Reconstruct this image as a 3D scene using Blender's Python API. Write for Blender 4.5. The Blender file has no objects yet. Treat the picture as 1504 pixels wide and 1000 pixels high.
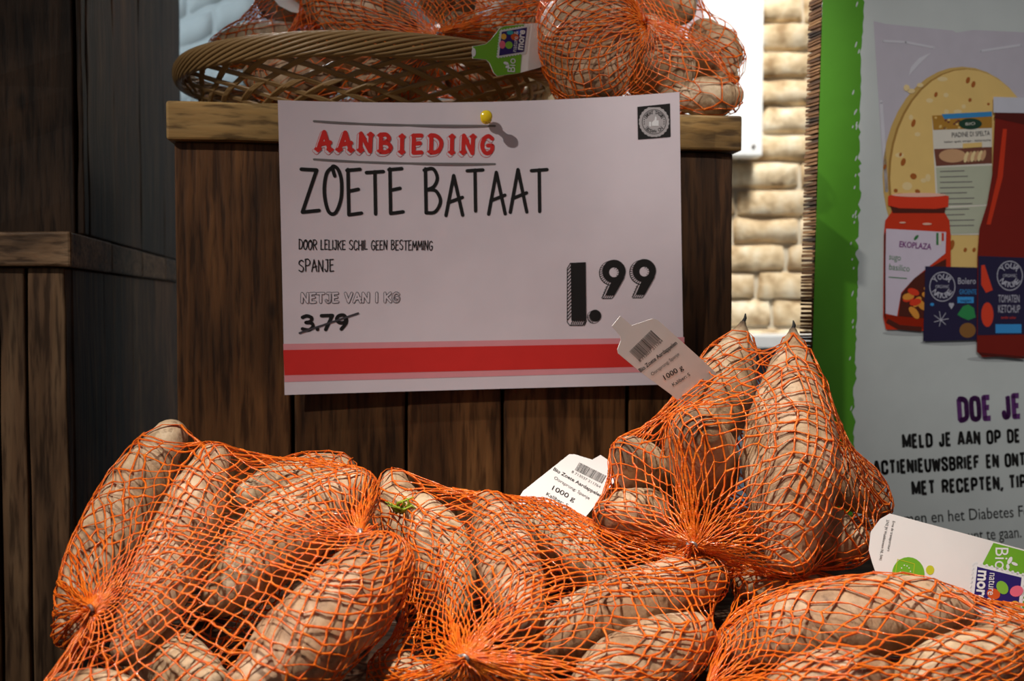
import bpy, math, random
import numpy as np
from mathutils import Vector, noise, geometry
random.seed(7); RNG = np.random.default_rng(11)
C = bpy.context.scene.collection
S = bpy.context.scene
# ---------------------------------------------------------------- camera
CAMZ = 1.35; F = 1462.0; PITCH = math.radians(2.15)
cp, sp = math.cos(PITCH), math.sin(PITCH)
cam_d = bpy.data.cameras.new('camera'); cam = bpy.data.objects.new('camera', cam_d); C.objects.link(cam)
cam.location = (0, 0, CAMZ); cam.rotation_euler = (math.radians(90) - PITCH, 0, 0)
cam_d.sensor_width = 36; cam_d.lens = 36 * F / 1504; cam_d.clip_start = .02
cam_d.dof.use_dof = True; cam_d.dof.focus_distance = .60; cam_d.dof.aperture_fstop = 11
S.camera = cam
# ---------------------------------------------------------------- world, lights, exposure
w = bpy.data.worlds.new('world'); S.world = w; w.use_nodes = True
w.node_tree.nodes['Background'].inputs[0].default_value = (.95, .96, .97, 1)
w.node_tree.nodes['Background'].inputs[1].default_value = .10
def lamp(name, kind, loc, target, power, col, size=.1, spot=None, blend=.5, size_y=None):
    d = bpy.data.lights.new(name, kind); d.energy = power; d.color = col
    if kind == 'AREA':
        d.size = size
        if size_y: d.shape = 'RECTANGLE'; d.size_y = size_y
    else: d.shadow_soft_size = size
    if spot: d.spot_size = math.radians(spot); d.spot_blend = blend
    o = bpy.data.objects.new(name, d); C.objects.link(o)
    o.location = Vector(loc) + Vector((0, 0, CAMZ))
    o.rotation_euler = (Vector(target) - Vector(loc)).to_track_quat('-Z', 'Y').to_euler()
    return o
lamp('key_spot', 'SPOT', (-1.10, -.35, 1.05), (.02, .58, -.17), 70, (1, .93, .85), .018, 42, .9)
lamp('ceiling_spot', 'SPOT', (-.05, .16, 1.50), (.03, .45, -.15), 155, (1, .93, .84), .02, 25, .9)
lamp('right_spot', 'SPOT', (.95, -.05, 1.25), (.19, .80, .20), 75, (1, .94, .86), .02, 12, .8)
lamp('poster_fill', 'SPOT', (.15, -.5, 1.3), (.50, .95, .08), 42, (1, .97, .92), .06, 20, .9)  # added fill that brightens the poster, not a lamp of the shop
lamp('window_left', 'AREA', (-1.6, 1.75, 1.0), (.1, 2.3, .2), 5, (.80, .92, 1), .8).data.spread = math.radians(110)
lamp('wall_spot', 'AREA', (.62, 1.35, 1.5), (.50, 2.32, .1), 6.5, (1, .95, .86), .3).data.spread = math.radians(70)
lamp('back_daylight', 'AREA', (-.62, 1.45, .85), (-.22, .92, .19), 9, (1, .97, .93), .25).data.spread = math.radians(60)
S.view_settings.view_transform = 'Standard'; S.view_settings.look = 'None'
S.view_settings.gamma = 1; S.view_settings.use_curve_mapping = False
S.view_settings.exposure = 0
S.cycles.max_bounces = 6; S.cycles.transparent_max_bounces = 8

# ---------------------------------------------------------------- helpers
def at(px, py, Y):
    """photo pixel + distance in front of the camera -> world point"""
    u, v = (px - 752) / F, (500 - py) / F
    d = np.array([u, cp + v * sp, -sp + v * cp]); d = d * (Y / d[1])
    return d + np.array([0, 0, CAMZ])
def ray(px, py):
    u, v = (px - 752) / F, (500 - py) / F
    return np.array([u, cp + v * sp, -sp + v * cp])
EYE = np.array([0, 0, CAMZ])
def nrm(v): v = np.asarray(v, float); return v / (np.linalg.norm(v) + 1e-12)

def lin(r, g, b):
    f = lambda c: ((c / 255 + .055) / 1.055) ** 2.4 if c > 10 else c / 255 / 12.92
    return (f(r), f(g), f(b), 1)

def new_mat(name):
    m = bpy.data.materials.new(name); m.use_nodes = True
    nt = m.node_tree; return m, nt, nt.nodes['Principled BSDF'], nt.nodes, nt.links
def flat_mat(name, col, rough=.6, spec=.3, metal=0, emit=0):
    m, nt, b, N, L = new_mat(name)
    b.inputs['Roughness'].default_value = rough; b.inputs['Metallic'].default_value = metal
    b.inputs['Specular IOR Level'].default_value = spec
    nz = N.new('ShaderNodeTexNoise'); nz.inputs['Scale'].default_value = 60
    mx = N.new('ShaderNodeMix'); mx.data_type = 'RGBA'
    mx.inputs['A'].default_value = [c * .93 for c in col[:3]] + [1]
    mx.inputs['B'].default_value = [min(1, c * 1.05) for c in col[:3]] + [1]
    tc = N.new('ShaderNodeTexCoord'); L.new(tc.outputs['Object'], nz.inputs['Vector'])
    L.new(nz.outputs['Fac'], mx.inputs['Factor']); L.new(mx.outputs['Result'], b.inputs['Base Color'])
    return m
def ramp(N, stops):
    r = N.new('ShaderNodeValToRGB'); e = r.color_ramp.elements
    while len(e) < len(stops): e.new(.5)
    for k, (p, c) in enumerate(stops): e[k].position = p; e[k].color = c
    return r
def wood_mat(name, c1, c2, c3, axis='Z', rough=.55, bump=.35, grain=1.0):
    m, nt, b, N, L = new_mat(name)
    tc = N.new('ShaderNodeTexCoord'); oi = N.new('ShaderNodeObjectInfo')
    add = N.new('ShaderNodeVectorMath'); add.operation = 'MULTIPLY_ADD'
    cmb = N.new('ShaderNodeCombineXYZ')
    for k in range(3): L.new(oi.outputs['Random'], cmb.inputs[k])
    add.inputs[1].default_value = (7, 5, 9); L.new(cmb.outputs[0], add.inputs[0]); L.new(tc.outputs['Object'], add.inputs[2])
    mp = N.new('ShaderNodeMapping'); L.new(add.outputs[0], mp.inputs['Vector'])
    sc = {'Z': (1, 1, .09), 'X': (.09, 1, 1), 'Y': (1, .09, 1)}[axis]; mp.inputs['Scale'].default_value = sc
    n1 = N.new('ShaderNodeTexNoise'); n1.inputs['Scale'].default_value = 38 * grain; n1.inputs['Detail'].default_value = 8; n1.inputs['Distortion'].default_value = 1.2
    n2 = N.new('ShaderNodeTexNoise'); n2.inputs['Scale'].default_value = 260 * grain; n2.inputs['Detail'].default_value = 4
    n3 = N.new('ShaderNodeTexNoise'); n3.inputs['Scale'].default_value = 9; n3.inputs['Detail'].default_value = 3
    L.new(mp.outputs[0], n1.inputs['Vector']); L.new(mp.outputs[0], n2.inputs['Vector']); L.new(add.outputs[0], n3.inputs['Vector'])
    r = ramp(N, [(.28, c1), (.5, c2), (.72, c3)]); L.new(n1.outputs['Fac'], r.inputs['Fac'])
    m1 = N.new('ShaderNodeMix'); m1.data_type = 'RGBA'; m1.blend_type = 'MULTIPLY'; m1.inputs['Factor'].default_value = .75
    r2 = ramp(N, [(.36, (.22, .19, .17, 1)), (.50, (1, 1, 1, 1)), (.75, (1.25, 1.2, 1.1, 1))]); L.new(n2.outputs['Fac'], r2.inputs['Fac'])
    L.new(r.outputs[0], m1.inputs['A']); L.new(r2.outputs[0], m1.inputs['B'])
    m2 = N.new('ShaderNodeMix'); m2.data_type = 'RGBA'; m2.blend_type = 'MULTIPLY'; m2.inputs['Factor'].default_value = .8
    r3 = ramp(N, [(.35, (.5, .48, .45, 1)), (.62, (1.15, 1.1, 1.05, 1))]); L.new(n3.outputs['Fac'], r3.inputs['Fac'])
    L.new(m1.outputs['Result'], m2.inputs['A']); L.new(r3.outputs[0], m2.inputs['B'])
    # knots and pits
    vo = N.new('ShaderNodeTexVoronoi'); vo.inputs['Scale'].default_value = 26
    mp2 = N.new('ShaderNodeMapping'); mp2.inputs['Scale'].default_value = {'Z': (1, 1, .5), 'X': (.5, 1, 1), 'Y': (1, .5, 1)}[axis]
    L.new(add.outputs[0], mp2.inputs['Vector']); L.new(mp2.outputs[0], vo.inputs['Vector'])
    r4 = ramp(N, [(.05, (.12, .09, .07, 1)), (.13, (1, 1, 1, 1))]); L.new(vo.outputs['Distance'], r4.inputs['Fac'])
    m3 = N.new('ShaderNodeMix'); m3.data_type = 'RGBA'; m3.blend_type = 'MULTIPLY'; m3.inputs['Factor'].default_value = .7
    L.new(m2.outputs['Result'], m3.inputs['A']); L.new(r4.outputs[0], m3.inputs['B'])
    hv = N.new('ShaderNodeMath'); hv.operation = 'MULTIPLY_ADD'; hv.inputs[1].default_value = .6; hv.inputs[2].default_value = .72
    L.new(oi.outputs['Random'], hv.inputs[0])
    m4 = N.new('ShaderNodeVectorMath'); m4.operation = 'SCALE'; L.new(m3.outputs['Result'], m4.inputs[0]); L.new(hv.outputs[0], m4.inputs['Scale'])
    L.new(m4.outputs[0], b.inputs['Base Color'])
    bp = N.new('ShaderNodeBump'); bp.inputs['Strength'].default_value = bump; bp.inputs['Distance'].default_value = .0015
    ad = N.new('ShaderNodeMath'); L.new(n1.outputs['Fac'], ad.inputs[0]); L.new(n2.outputs['Fac'], ad.inputs[1])
    L.new(ad.outputs[0], bp.inputs['Height']); L.new(bp.outputs[0], b.inputs['Normal'])
    b.inputs['Roughness'].default_value = rough; b.inputs['Specular IOR Level'].default_value = .22
    return m

# ---- object building
def root_loc(o):
    v = Vector((0, 0, 0))
    while o is not None: v = v + Vector(o.location); o = o.parent
    return np.array(v)
def mesh_np(name, V, Fc, smooth=False):
    """V (n,3); Fc (m,k) array or list of tuples"""
    me = bpy.data.meshes.new(name)
    if isinstance(Fc, np.ndarray):
        V = np.ascontiguousarray(V, dtype=np.float32); k = Fc.shape[1]
        me.vertices.add(len(V)); me.vertices.foreach_set('co', V.ravel())
        me.loops.add(Fc.size); me.loops.foreach_set('vertex_index', Fc.astype(np.int32).ravel())
        me.polygons.add(len(Fc)); me.polygons.foreach_set('loop_start', np.arange(0, Fc.size, k, dtype=np.int32))
        me.update(calc_edges=True)
    else:
        me.from_pydata([tuple(map(float, v)) for v in V], [], [tuple(int(i) for i in f) for f in Fc]); me.update()
    if smooth: me.polygons.foreach_set('use_smooth', np.ones(len(me.polygons), dtype=bool))
    return me
def build(name, V, Fc, m, parent=None, smooth=False, origin=None):
    """one mesh object from WORLD coordinates"""
    V = np.asarray(V, float)
    if parent is not None: loc = root_loc(parent)
    else: loc = V.mean(axis=0) if origin is None else np.asarray(origin, float)
    me = mesh_np(name, V - loc, Fc, smooth); me.materials.append(m)
    o = bpy.data.objects.new(name, me); C.objects.link(o)
    if parent is not None: o.parent = parent
    else: o.location = loc
    return o
def tag(o, label, cat=None, group=None, kind=None):
    if label: o['label'] = label
    if cat: o['category'] = cat
    if group: o['group'] = group
    if kind: o['kind'] = kind
    return o
def thing(name, loc, label, cat, group=None):
    o = bpy.data.objects.new(name, None); C.objects.link(o); o.location = tuple(map(float, loc)); o.empty_display_size = .02
    return tag(o, label, cat, group)
def bake_bevel(o, wd, seg=2):
    md = o.modifiers.new('bevel', 'BEVEL'); md.width = wd; md.segments = seg; md.limit_method = 'ANGLE'
    return o

class Fr:
    """a frame: origin + right, depth, up axes"""
    def __init__(s, o, ex, ey, ez=(0, 0, 1)): s.o = np.array(o, float); s.x = nrm(ex); s.y = nrm(ey); s.z = nrm(ez)
    def P(s, a, b, c): return s.o + a * s.x + b * s.y + c * s.z
def plank(name, fr, x0, x1, y0, y1, z0, z1, m, parent, wob=.0006, axis='Z', seg=10, bev=.0012):
    """board with slightly wavy edges and worn corners"""
    V = []; Fc = []; sd = random.random() * 50
    L0, L1 = {'Z': (z0, z1), 'X': (x0, x1), 'Y': (y0, y1)}[axis]
    for k in range(seg + 1):
        t = L0 + (L1 - L0) * k / seg
        q = []
        for ca, cb in ((0, 0), (1, 0), (1, 1), (0, 1)):
            n1 = noise.noise(Vector((t * 14 + sd, ca * 9, cb * 5))) * wob * 2; n2 = noise.noise(Vector((t * 14, ca * 9 + sd, cb * 5))) * wob * 2
            if axis == 'Z': q.append(fr.P((x1 if ca else x0) + n1, (y1 if cb else y0) + n2, t))
            elif axis == 'X': q.append(fr.P(t, (y1 if ca else y0) + n1, (z1 if cb else z0) + n2))
            else: q.append(fr.P((x1 if ca else x0) + n1, t, (z1 if cb else z0) + n2))
        V += q
    for k in range(seg):
        a = 4 * k
        for i in range(4): Fc.append((a + i, a + (i + 1) % 4, a + 4 + (i + 1) % 4, a + 4 + i))
    Fc.append((3, 2, 1, 0)); a = 4 * seg; Fc.append((a, a + 1, a + 2, a + 3))
    if axis != 'Z': pass
    o = build(name, V, Fc, m, parent)
    import bmesh
    bm = bmesh.new(); bm.from_mesh(o.data); bmesh.ops.recalc_face_normals(bm, faces=bm.faces); bm.to_mesh(o.data); bm.free()
    bake_bevel(o, bev, 2)
    return o
def box(name, fr, x0, x1, y0, y1, z0, z1, m, parent=None, bev=0):
    V = [fr.P(x, y, z) for z in (z0, z1) for x, y in ((x0, y0), (x1, y0), (x1, y1), (x0, y1))]
    Fc = [(3, 2, 1, 0), (4, 5, 6, 7), (0, 1, 5, 4), (1, 2, 6, 5), (2, 3, 7, 6), (3, 0, 4, 7)]
    o = build(name, V, Fc, m, parent)
    if bev: bake_bevel(o, bev)
    return o
def tubes(paths, radii, sides=5):
    """many tubes -> V, F arrays ; paths list of (n,3) arrays"""
    V = []; Fc = []; base = 0
    for P, r in zip(paths, radii):
        P = np.asarray(P, float); n = len(P); r = np.broadcast_to(np.asarray(r, float), (n,))
        T = np.gradient(P, axis=0); T /= np.linalg.norm(T, axis=1)[:, None] + 1e-12
        ref = np.array([0, 0, 1.]) if abs(T[:, 2]).mean() < .8 else np.array([1., 0, 0])
        A = np.cross(T, ref); A /= np.linalg.norm(A, axis=1)[:, None] + 1e-12; B = np.cross(T, A)
        for k in range(n):
            for s in range(sides):
                a = 2 * math.pi * s / sides; V.append(P[k] + r[k] * (math.cos(a) * A[k] + math.sin(a) * B[k]))
        for k in range(n - 1):
            for s in range(sides):
                s2 = (s + 1) % sides; a = base + k * sides; Fc.append((a + s, a + s2, a + sides + s2, a + sides + s))
        Fc.append(tuple(base + s for s in range(sides))[::-1]); Fc.append(tuple(base + (n - 1) * sides + s for s in range(sides)))
        base += n * sides
    return V, Fc

# ---------------------------------------------------------------- printing on sheets
class Sheet:
    """a sheet of paper: plane origin o, axes ex, ey (up), n towards the viewer, bend(u,v) lifts it along n"""
    def __init__(s, o, ex, ey, n, bend=lambda u, v: 0.0):
        s.o = np.array(o, float); s.ex = nrm(ex); s.ey = nrm(ey); s.n = nrm(n); s.bend = bend
    def uv(s, px, py):
        d = ray(px, py); b = 0.
        for _ in range(5):
            oo = s.o + s.n * b
            t = np.dot(oo - EYE, s.n) / np.dot(d, s.n); p = EYE + d * t - oo
            u, v = np.dot(p, s.ex), np.dot(p, s.ey); b = s.bend(u, v)
        return np.array([u, v])
    def P(s, u, v, lift=0.): return s.o + u * s.ex + v * s.ey + (s.bend(u, v) + lift) * s.n
LAYER = .00012
class Print:
    def __init__(s, sheet, parent): s.sh = sheet; s.parent = parent; s.b = {}; s.n = 0
    def bucket(s, name, mt): return s.b.setdefault((name, mt), ([], []))
    def uvpoly(s, pts, name, mt, layer=1):
        V, Fc = s.bucket(name, mt); k = len(V)
        tris = geometry.tessellate_polygon([[Vector((p[0], p[1], 0)) for p in pts]])
        for p in pts: V.append(s.sh.P(p[0], p[1], layer * LAYER))
        for t in tris:
            a, b_, c = [Vector(pts[i]) for i in t]
            cr = (b_ - a).cross(c - a)
            Fc.append(tuple(k + i for i in (t if cr > 0 else t[::-1])))
    def poly(s, px, name, mt, layer=1): s.uvpoly([tuple(s.sh.uv(*p)) for p in px], name, mt, layer)
    def strip(s, top, bot, name, mt, layer=1, seg=24):
        """band between two pixel polylines with 2 points each"""
        V, Fc = s.bucket(name, mt); k = len(V)
        for i in range(seg + 1):
            t = i / seg
            for (a, b_) in (top, bot):
                q = s.sh.uv(a[0] + (b_[0] - a[0]) * t, a[1] + (b_[1] - a[1]) * t); V.append(s.sh.P(q[0], q[1], layer * LAYER))
        for i in range(seg): a = k + 2 * i; Fc.append((a + 1, a + 3, a + 2, a))
    def blob(s, cx, cy, rx, ry, name, mt, layer=1, n=20, rot=0, jag=0, power=1):
        pts = []
        for i in range(n):
            a = 2 * math.pi * i / n; r = 1 + (jag if i % 2 else 0)
            x, y = rx * r * math.cos(a), ry * r * math.sin(a)
            pts.append((cx + x * math.cos(rot) - y * math.sin(rot), cy + x * math.sin(rot) + y * math.cos(rot)))
        s.poly(pts[::-1], name, mt, layer)
    def ribbon(s, uvs, wd, name, mt, layer=1, caps=True):
        """thick line through uv points (metres)"""
        V, Fc = s.bucket(name, mt); P = [np.array(p, float) for p in uvs]; h = wd / 2
        Q = [P[0]]
        for p in P[1:]:
            if np.linalg.norm(p - Q[-1]) > 1e-6: Q.append(p)
        if len(Q) < 2: return
        for i in range(len(Q) - 1):
            d = nrm(Q[i + 1] - Q[i]); nn = np.array([-d[1], d[0]]) * h; k = len(V)
            for q in (Q[i] - nn, Q[i + 1] - nn, Q[i + 1] + nn, Q[i] + nn): V.append(s.sh.P(q[0], q[1], layer * LAYER))
            Fc.append((k, k + 1, k + 2, k + 3))
        for i in (range(len(Q)) if caps else range(1, len(Q) - 1)):
            k = len(V)
            for a in range(8): V.append(s.sh.P(Q[i][0] + h * math.cos(a * math.pi / 4), Q[i][1] + h * math.sin(a * math.pi / 4), layer * LAYER))
            Fc.append(tuple(range(k, k + 8)))
    def line(s, pxs, wpx, name, mt, layer=1, caps=True):
        uvs = [s.sh.uv(*p) for p in pxs]
        sc = np.linalg.norm(s.sh.uv(pxs[0][0] + 1, pxs[0][1]) - s.sh.uv(*pxs[0])); s.ribbon(uvs, wpx * sc, name, mt, layer, caps)
    def frame(s, p0, p1, hpx):
        """uv frame of a text line: baseline from p0 to p1, cap height hpx pixels"""
        a, b_ = s.sh.uv(*p0), s.sh.uv(*p1); ux = b_ - a
        d = np.array([p1[0] - p0[0], p1[1] - p0[1]], float); d /= np.linalg.norm(d)
        up = s.sh.uv(p0[0] + d[1] * hpx, p0[1] - d[0] * hpx) - a
        return a, ux, up
    def hand(s, text, p0, p1, hpx, wd, name, mt, layer=1, jit=.0, off=(0, 0), slab=0, caps=True, gap=None, iw=None):
        """stroke lettering fitted between two baseline pixels; wd is the pen width relative to the height"""
        a, ux, up = s.frame(p0, p1, hpx); adv = []; x = 0; GAP = .17 if gap is None else gap
        for ch in text:
            wch = iw if (iw and ch == 'I') else GW.get(ch, .52); adv.append((x, wch)); x += wch + GAP
        tot = x - GAP; h = np.linalg.norm(up)
        rnd = random.Random(len(text) * 3 + ord(text[0]))
        for ch, (x0, wch) in zip(text, adv):
            jy = (rnd.random() - .5) * jit; js = 1 + (rnd.random() - .5) * jit
            for st in (ALT if iw == 0 else GLY).get(ch) or GLY.get(ch, []):
                pts = [np.array(q, float) for q in st[1]]
                if st[0] == 'c': pts = crom(pts)
                uvs = []
                for q in pts: uvs.append(a + ux * ((x0 + q[0] * wch) / tot + off[0]) + up * (q[1] * js + jy + off[1]))
                s.ribbon(uvs, wd * h, name, mt, layer, caps)
                if slab and st[0] == 'l':
                    for q in (pts[0], pts[-1]):
                        if q[1] in (0, 1) and (ch in 'AINDB' or 0):
                            c0 = a + ux * ((x0 + q[0] * wch) / tot + off[0]) + up * (abs(q[1] - .06) * js + jy + off[1]); dx = nrm(ux) * slab * h
                            s.ribbon([c0 - dx, c0 + dx], wd * h * .75, name, mt, layer, caps)
    def type(s, text, p0, p1, hpx, name, mt, layer=1, bold=0.0):
        """sans lettering from the built-in typeface fitted between two baseline pixels"""
        a, ux, up = s.frame(p0, p1, hpx); V2, F2, wid, cap = glyph_mesh(text, bold)
        V, Fc = s.bucket(name, mt); k = len(V)
        for v in V2:
            q = a + ux * (v[0] / wid) + up * (v[1] / cap); V.append(s.sh.P(q[0], q[1], layer * LAYER))
        for f in F2: Fc.append(tuple(k + i for i in f))
    def finish(s):
        for (name, mt), (V, Fc) in s.b.items():
            o = build(name, V, Fc, mt, s.parent)
            if name in ('tortilla_spot', 'tortilla_patch', 'bag_glint', 'torn_flecks', 'wheat_ears'): o['kind'] = 'stuff'
_gc = {}
def glyph_mesh(text, bold):
    if (text, bold) in _gc: return _gc[(text, bold)]
    def mk(t):
        cu = bpy.data.curves.new('t', 'FONT'); cu.body = t; cu.size = 1; cu.offset = bold; cu.resolution_u = 3; cu.fill_mode = 'FRONT'
        o = bpy.data.objects.new('t', cu); C.objects.link(o); bpy.context.view_layer.update()
        me = o.to_mesh(); vs = [tuple(v.co[:2]) for v in me.vertices]; fs = [tuple(p.vertices) for p in me.polygons]
        o.to_mesh_clear(); bpy.data.objects.remove(o); bpy.data.curves.remove(cu); return vs, fs
    vs, fs = mk(text); ref, _ = mk('H')
    x0 = min(v[0] for v in vs); wid = max(v[0] for v in vs) - x0; y0 = min(v[1] for v in ref); cap = max(v[1] for v in ref) - y0
    out = []
    for f in fs:
        p = [Vector(vs[i]) for i in f[:3]]
        out.append(f if (p[1] - p[0]).cross(p[2] - p[0]) > 0 else f[::-1])
    _gc[(text, bold)] = ([(v[0] - x0, v[1] - y0) for v in vs], out, wid, cap); return _gc[(text, bold)]
def crom(P, n=5):
    out = []
    for i in range(len(P) - 1):
        p0, p1, p2, p3 = P[max(i - 1, 0)], P[i], P[i + 1], P[min(i + 2, len(P) - 1)]
        for k in range(n):
            t = k / n; out.append(.5 * ((2 * p1) + (p2 - p0) * t + (2 * p0 - 5 * p1 + 4 * p2 - p3) * t * t + (3 * p1 - p0 - 3 * p2 + p3) * t ** 3))
    out.append(P[-1]); return out
l_, c_ = 'l', 'c'
GAP = .17
GW = {'I': .06, ' ': .28, '.': .06, ',': .06, 'M': .66, 'W': .7, 'E': .42, 'L': .40, 'J': .38, 'T': .52, '1': .1, 'A': .55}
GLY = {
 'A': [(l_, [(0, 0), (.5, 1), (1, 0)]), (l_, [(.14, .32), (1.0, .45)])],
 'B': [(l_, [(.08, 1), (.08, 0)]), (c_, [(0, .97), (.55, 1), (.82, .8), (.6, .6), (.12, .52)]), (c_, [(.12, .52), (.7, .5), (1, .26), (.65, .02), (.08, 0)])],
 'D': [(l_, [(.08, 1), (.08, 0)]), (c_, [(0, .98), (.5, .96), (.95, .72), (1, .4), (.7, .08), (.08, 0)])],
 'E': [(l_, [(.08, 1), (.08, 0), (1, .03)]), (l_, [(.0, .98), (.95, 1)]), (l_, [(.1, .52), (.8, .56)])],
 'G': [(c_, [(.95, .85), (.6, 1), (.2, .85), (.02, .45), (.25, .08), (.65, 0), (.95, .2), (.97, .45)]), (l_, [(.97, .45), (.55, .45)])],
 'H': [(l_, [(.05, 1), (.05, 0)]), (l_, [(.95, 1), (.95, 0)]), (l_, [(.05, .5), (.95, .55)])],
 'I': [(l_, [(.5, 1), (.5, 0)])],
 'J': [(l_, [(.35, 1), (1, 1)]), (c_, [(.85, 1), (.88, .4), (.75, .06), (.35, 0), (.05, .2)])],
 'K': [(l_, [(.08, 1), (.08, 0)]), (l_, [(.95, 1), (.1, .45)]), (l_, [(.3, .56), (1, 0)])],
 'L': [(l_, [(.08, 1), (.08, 0), (1, .03)])],
 'M': [(l_, [(0, 0), (.12, 1), (.5, .3), (.88, 1), (1, 0)])],
 'N': [(l_, [(.05, 0), (.08, 1), (.92, 0), (.95, 1)])],
 'O': [(c_, [(.55, 1), (.15, .85), (.0, .45), (.2, .05), (.6, .0), (.95, .3), (1, .7), (.8, .95), (.5, 1), (.62, .8)])],
 'P': [(l_, [(.08, 1), (.08, 0)]), (c_, [(0, .98), (.6, 1), (1, .78), (.8, .52), (.1, .45)])],
 'R': [(l_, [(.08, 1), (.08, 0)]), (c_, [(0, .98), (.6, 1), (.98, .78), (.75, .54), (.1, .48)]), (l_, [(.4, .5), (1, 0)])],
 'S': [(c_, [(.95, .88), (.6, 1), (.15, .9), (.08, .68), (.5, .52), (.92, .34), (.85, .08), (.45, 0), (.02, .12)])],
 'T': [(l_, [(0, .98), (1, 1)]), (l_, [(.5, 1), (.5, 0)])],
'C': [(c_, [(.95, .82), (.6, 1), (.2, .88), (.02, .5), (.2, .1), (.6, 0), (.97, .18)])],
 'F': [(l_, [(.08, 1), (.08, 0)]), (l_, [(.0, .98), (.95, .98)]), (l_, [(.1, .52), (.8, .52)])],
 'U': [(c_, [(.05, 1), (.05, .35), (.25, .02), (.75, .02), (.95, .35), (.95, 1)])],
 'W': [(l_, [(0, 1), (.22, 0), (.5, .8), (.78, 0), (1, 1)])],
 ',': [(l_, [(.9, .06), (.9, .0), (-1.2, -.22)])],
 'V': [(l_, [(0, 1), (.48, 0), (1, 1)])],
 'Z': [(l_, [(.05, 1), (.92, .98), (.05, .03), (1, .06)])],
 '3': [(c_, [(.05, .9), (.45, 1), (.88, .85), (.75, .6), (.35, .54)]), (c_, [(.35, .54), (.85, .48), (.98, .25), (.6, .01), (.02, .1)])],
 '7': [(l_, [(0, .98), (1, .98), (.35, 0)])],
 '9': [(c_, [(.95, .72), (.72, .97), (.28, .95), (.05, .72), (.28, .46), (.75, .48), (.95, .72)]), (c_, [(.95, .72), (.9, .4), (.45, 0)])],
 '1': [(l_, [(.5, 1), (.5, 0)])],
 '.': [(l_, [(.5, .02), (.5, .06)])],
}
ALT = {
 'A': [(l_, [(0, 0), (.42, 1), (.58, 1), (1, 0)]), (l_, [(.2, .28), (.8, .28)])],
 'B': [(l_, [(.08, 1), (.08, 0)]), (c_, [(.08, 1), (.6, .98), (.9, .88), (.9, .62), (.6, .53), (.08, .52)]), (c_, [(.08, .52), (.65, .5), (.95, .4), (.95, .1), (.65, 0), (.08, 0)])],
 'C': [(c_, [(.95, .72), (.9, .93), (.5, 1), (.12, .93), (.05, .75), (.05, .25), (.12, .07), (.5, 0), (.9, .07), (.95, .28)])],
 'D': [(l_, [(.08, 1), (.08, 0)]), (c_, [(.08, 1), (.6, .98), (.95, .85), (.97, .5), (.95, .15), (.6, .02), (.08, 0)])],
 'E': [(l_, [(1, 0), (.08, 0), (.08, 1), (1, 1)]), (l_, [(.1, .52), (.85, .52)])],
 'J': [(c_, [(.9, 1), (.9, .3), (.85, .08), (.5, 0), (.15, .05), (.05, .25)])],
 'O': [(c_, [(.5, 1), (.12, .93), (.04, .7), (.04, .3), (.12, .07), (.5, 0), (.88, .07), (.96, .3), (.96, .7), (.88, .93), (.5, 1)])],
 'P': [(l_, [(.08, 1), (.08, 0)]), (c_, [(.08, 1), (.6, .98), (.93, .88), (.93, .55), (.6, .44), (.08, .43)])],
 'R': [(l_, [(.08, 1), (.08, 0)]), (c_, [(.08, 1), (.6, .98), (.93, .88), (.93, .6), (.6, .5), (.08, .49)]), (l_, [(.55, .5), (.97, 0)])],
 'S': [(c_, [(.93, .75), (.88, .94), (.5, 1), (.12, .93), (.08, .7), (.5, .5), (.92, .3), (.88, .07), (.5, 0), (.12, .06), (.07, .25)])],
 'L': [(l_, [(.08, 1), (.08, 0), (1, 0)])], 'T': [(l_, [(0, 1), (1, 1)]), (l_, [(.5, 1), (.5, 0)])],
 'M': [(l_, [(0, 0), (0, 1), (.5, .15), (1, 1), (1, 0)])], 'N': [(l_, [(.05, 0), (.05, 1), (.95, 0), (.95, 1)])],
}
# ---------------------------------------------------------------- materials
M = {}
M['oldwood'] = wood_mat('dark_reclaimed_wood', lin(50, 31, 17), lin(84, 55, 31), lin(116, 80, 47), 'Z')
M['oldwood_x'] = wood_mat('yellow_brown_wood', lin(70, 50, 28), lin(150, 118, 70), lin(190, 158, 104), 'X', grain=.8)
M['warmwood'] = wood_mat('grey_brown_wood', lin(70, 52, 38), lin(116, 88, 64), lin(150, 120, 90), 'Z')
M['warmwood_x'] = wood_mat('grey_brown_wood_rail', lin(80, 62, 46), lin(122, 96, 72), lin(155, 128, 100), 'X')
M['darkwood'] = wood_mat('dark_brown_wood', lin(40, 30, 22), lin(70, 52, 38), lin(98, 74, 55), 'Z')
M['shelfwood'] = wood_mat('shelf_wood', lin(40, 26, 18), lin(62, 42, 28), lin(84, 60, 42), 'X')
M['white'] = flat_mat('white_card', lin(226, 226, 228), .5)
M['ink'] = flat_mat('black_ink', lin(30, 28, 28), .6)

def paper_mat(name, col, rough=.55, spec=.3):
    m, nt, b, N, L = new_mat(name); b.inputs['Roughness'].default_value = rough; b.inputs['Specular IOR Level'].default_value = spec
    tc = N.new('ShaderNodeTexCoord'); n = N.new('ShaderNodeTexNoise'); n.inputs['Scale'].default_value = 25; n.inputs['Detail'].default_value = 5
    L.new(tc.outputs['Object'], n.inputs['Vector']); r = ramp(N, [(.3, tuple(c * .93 for c in col[:3]) + (1,)), (.7, col)]); L.new(n.outputs['Fac'], r.inputs['Fac'])
    L.new(r.outputs[0], b.inputs['Base Color'])
    n2 = N.new('ShaderNodeTexNoise'); n2.inputs['Scale'].default_value = 40; L.new(tc.outputs['Object'], n2.inputs['Vector'])
    bp = N.new('ShaderNodeBump'); bp.inputs['Strength'].default_value = .12; bp.inputs['Distance'].default_value = .002
    L.new(n2.outputs['Fac'], bp.inputs['Height']); L.new(bp.outputs[0], b.inputs['Normal'])
    return m
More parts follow.
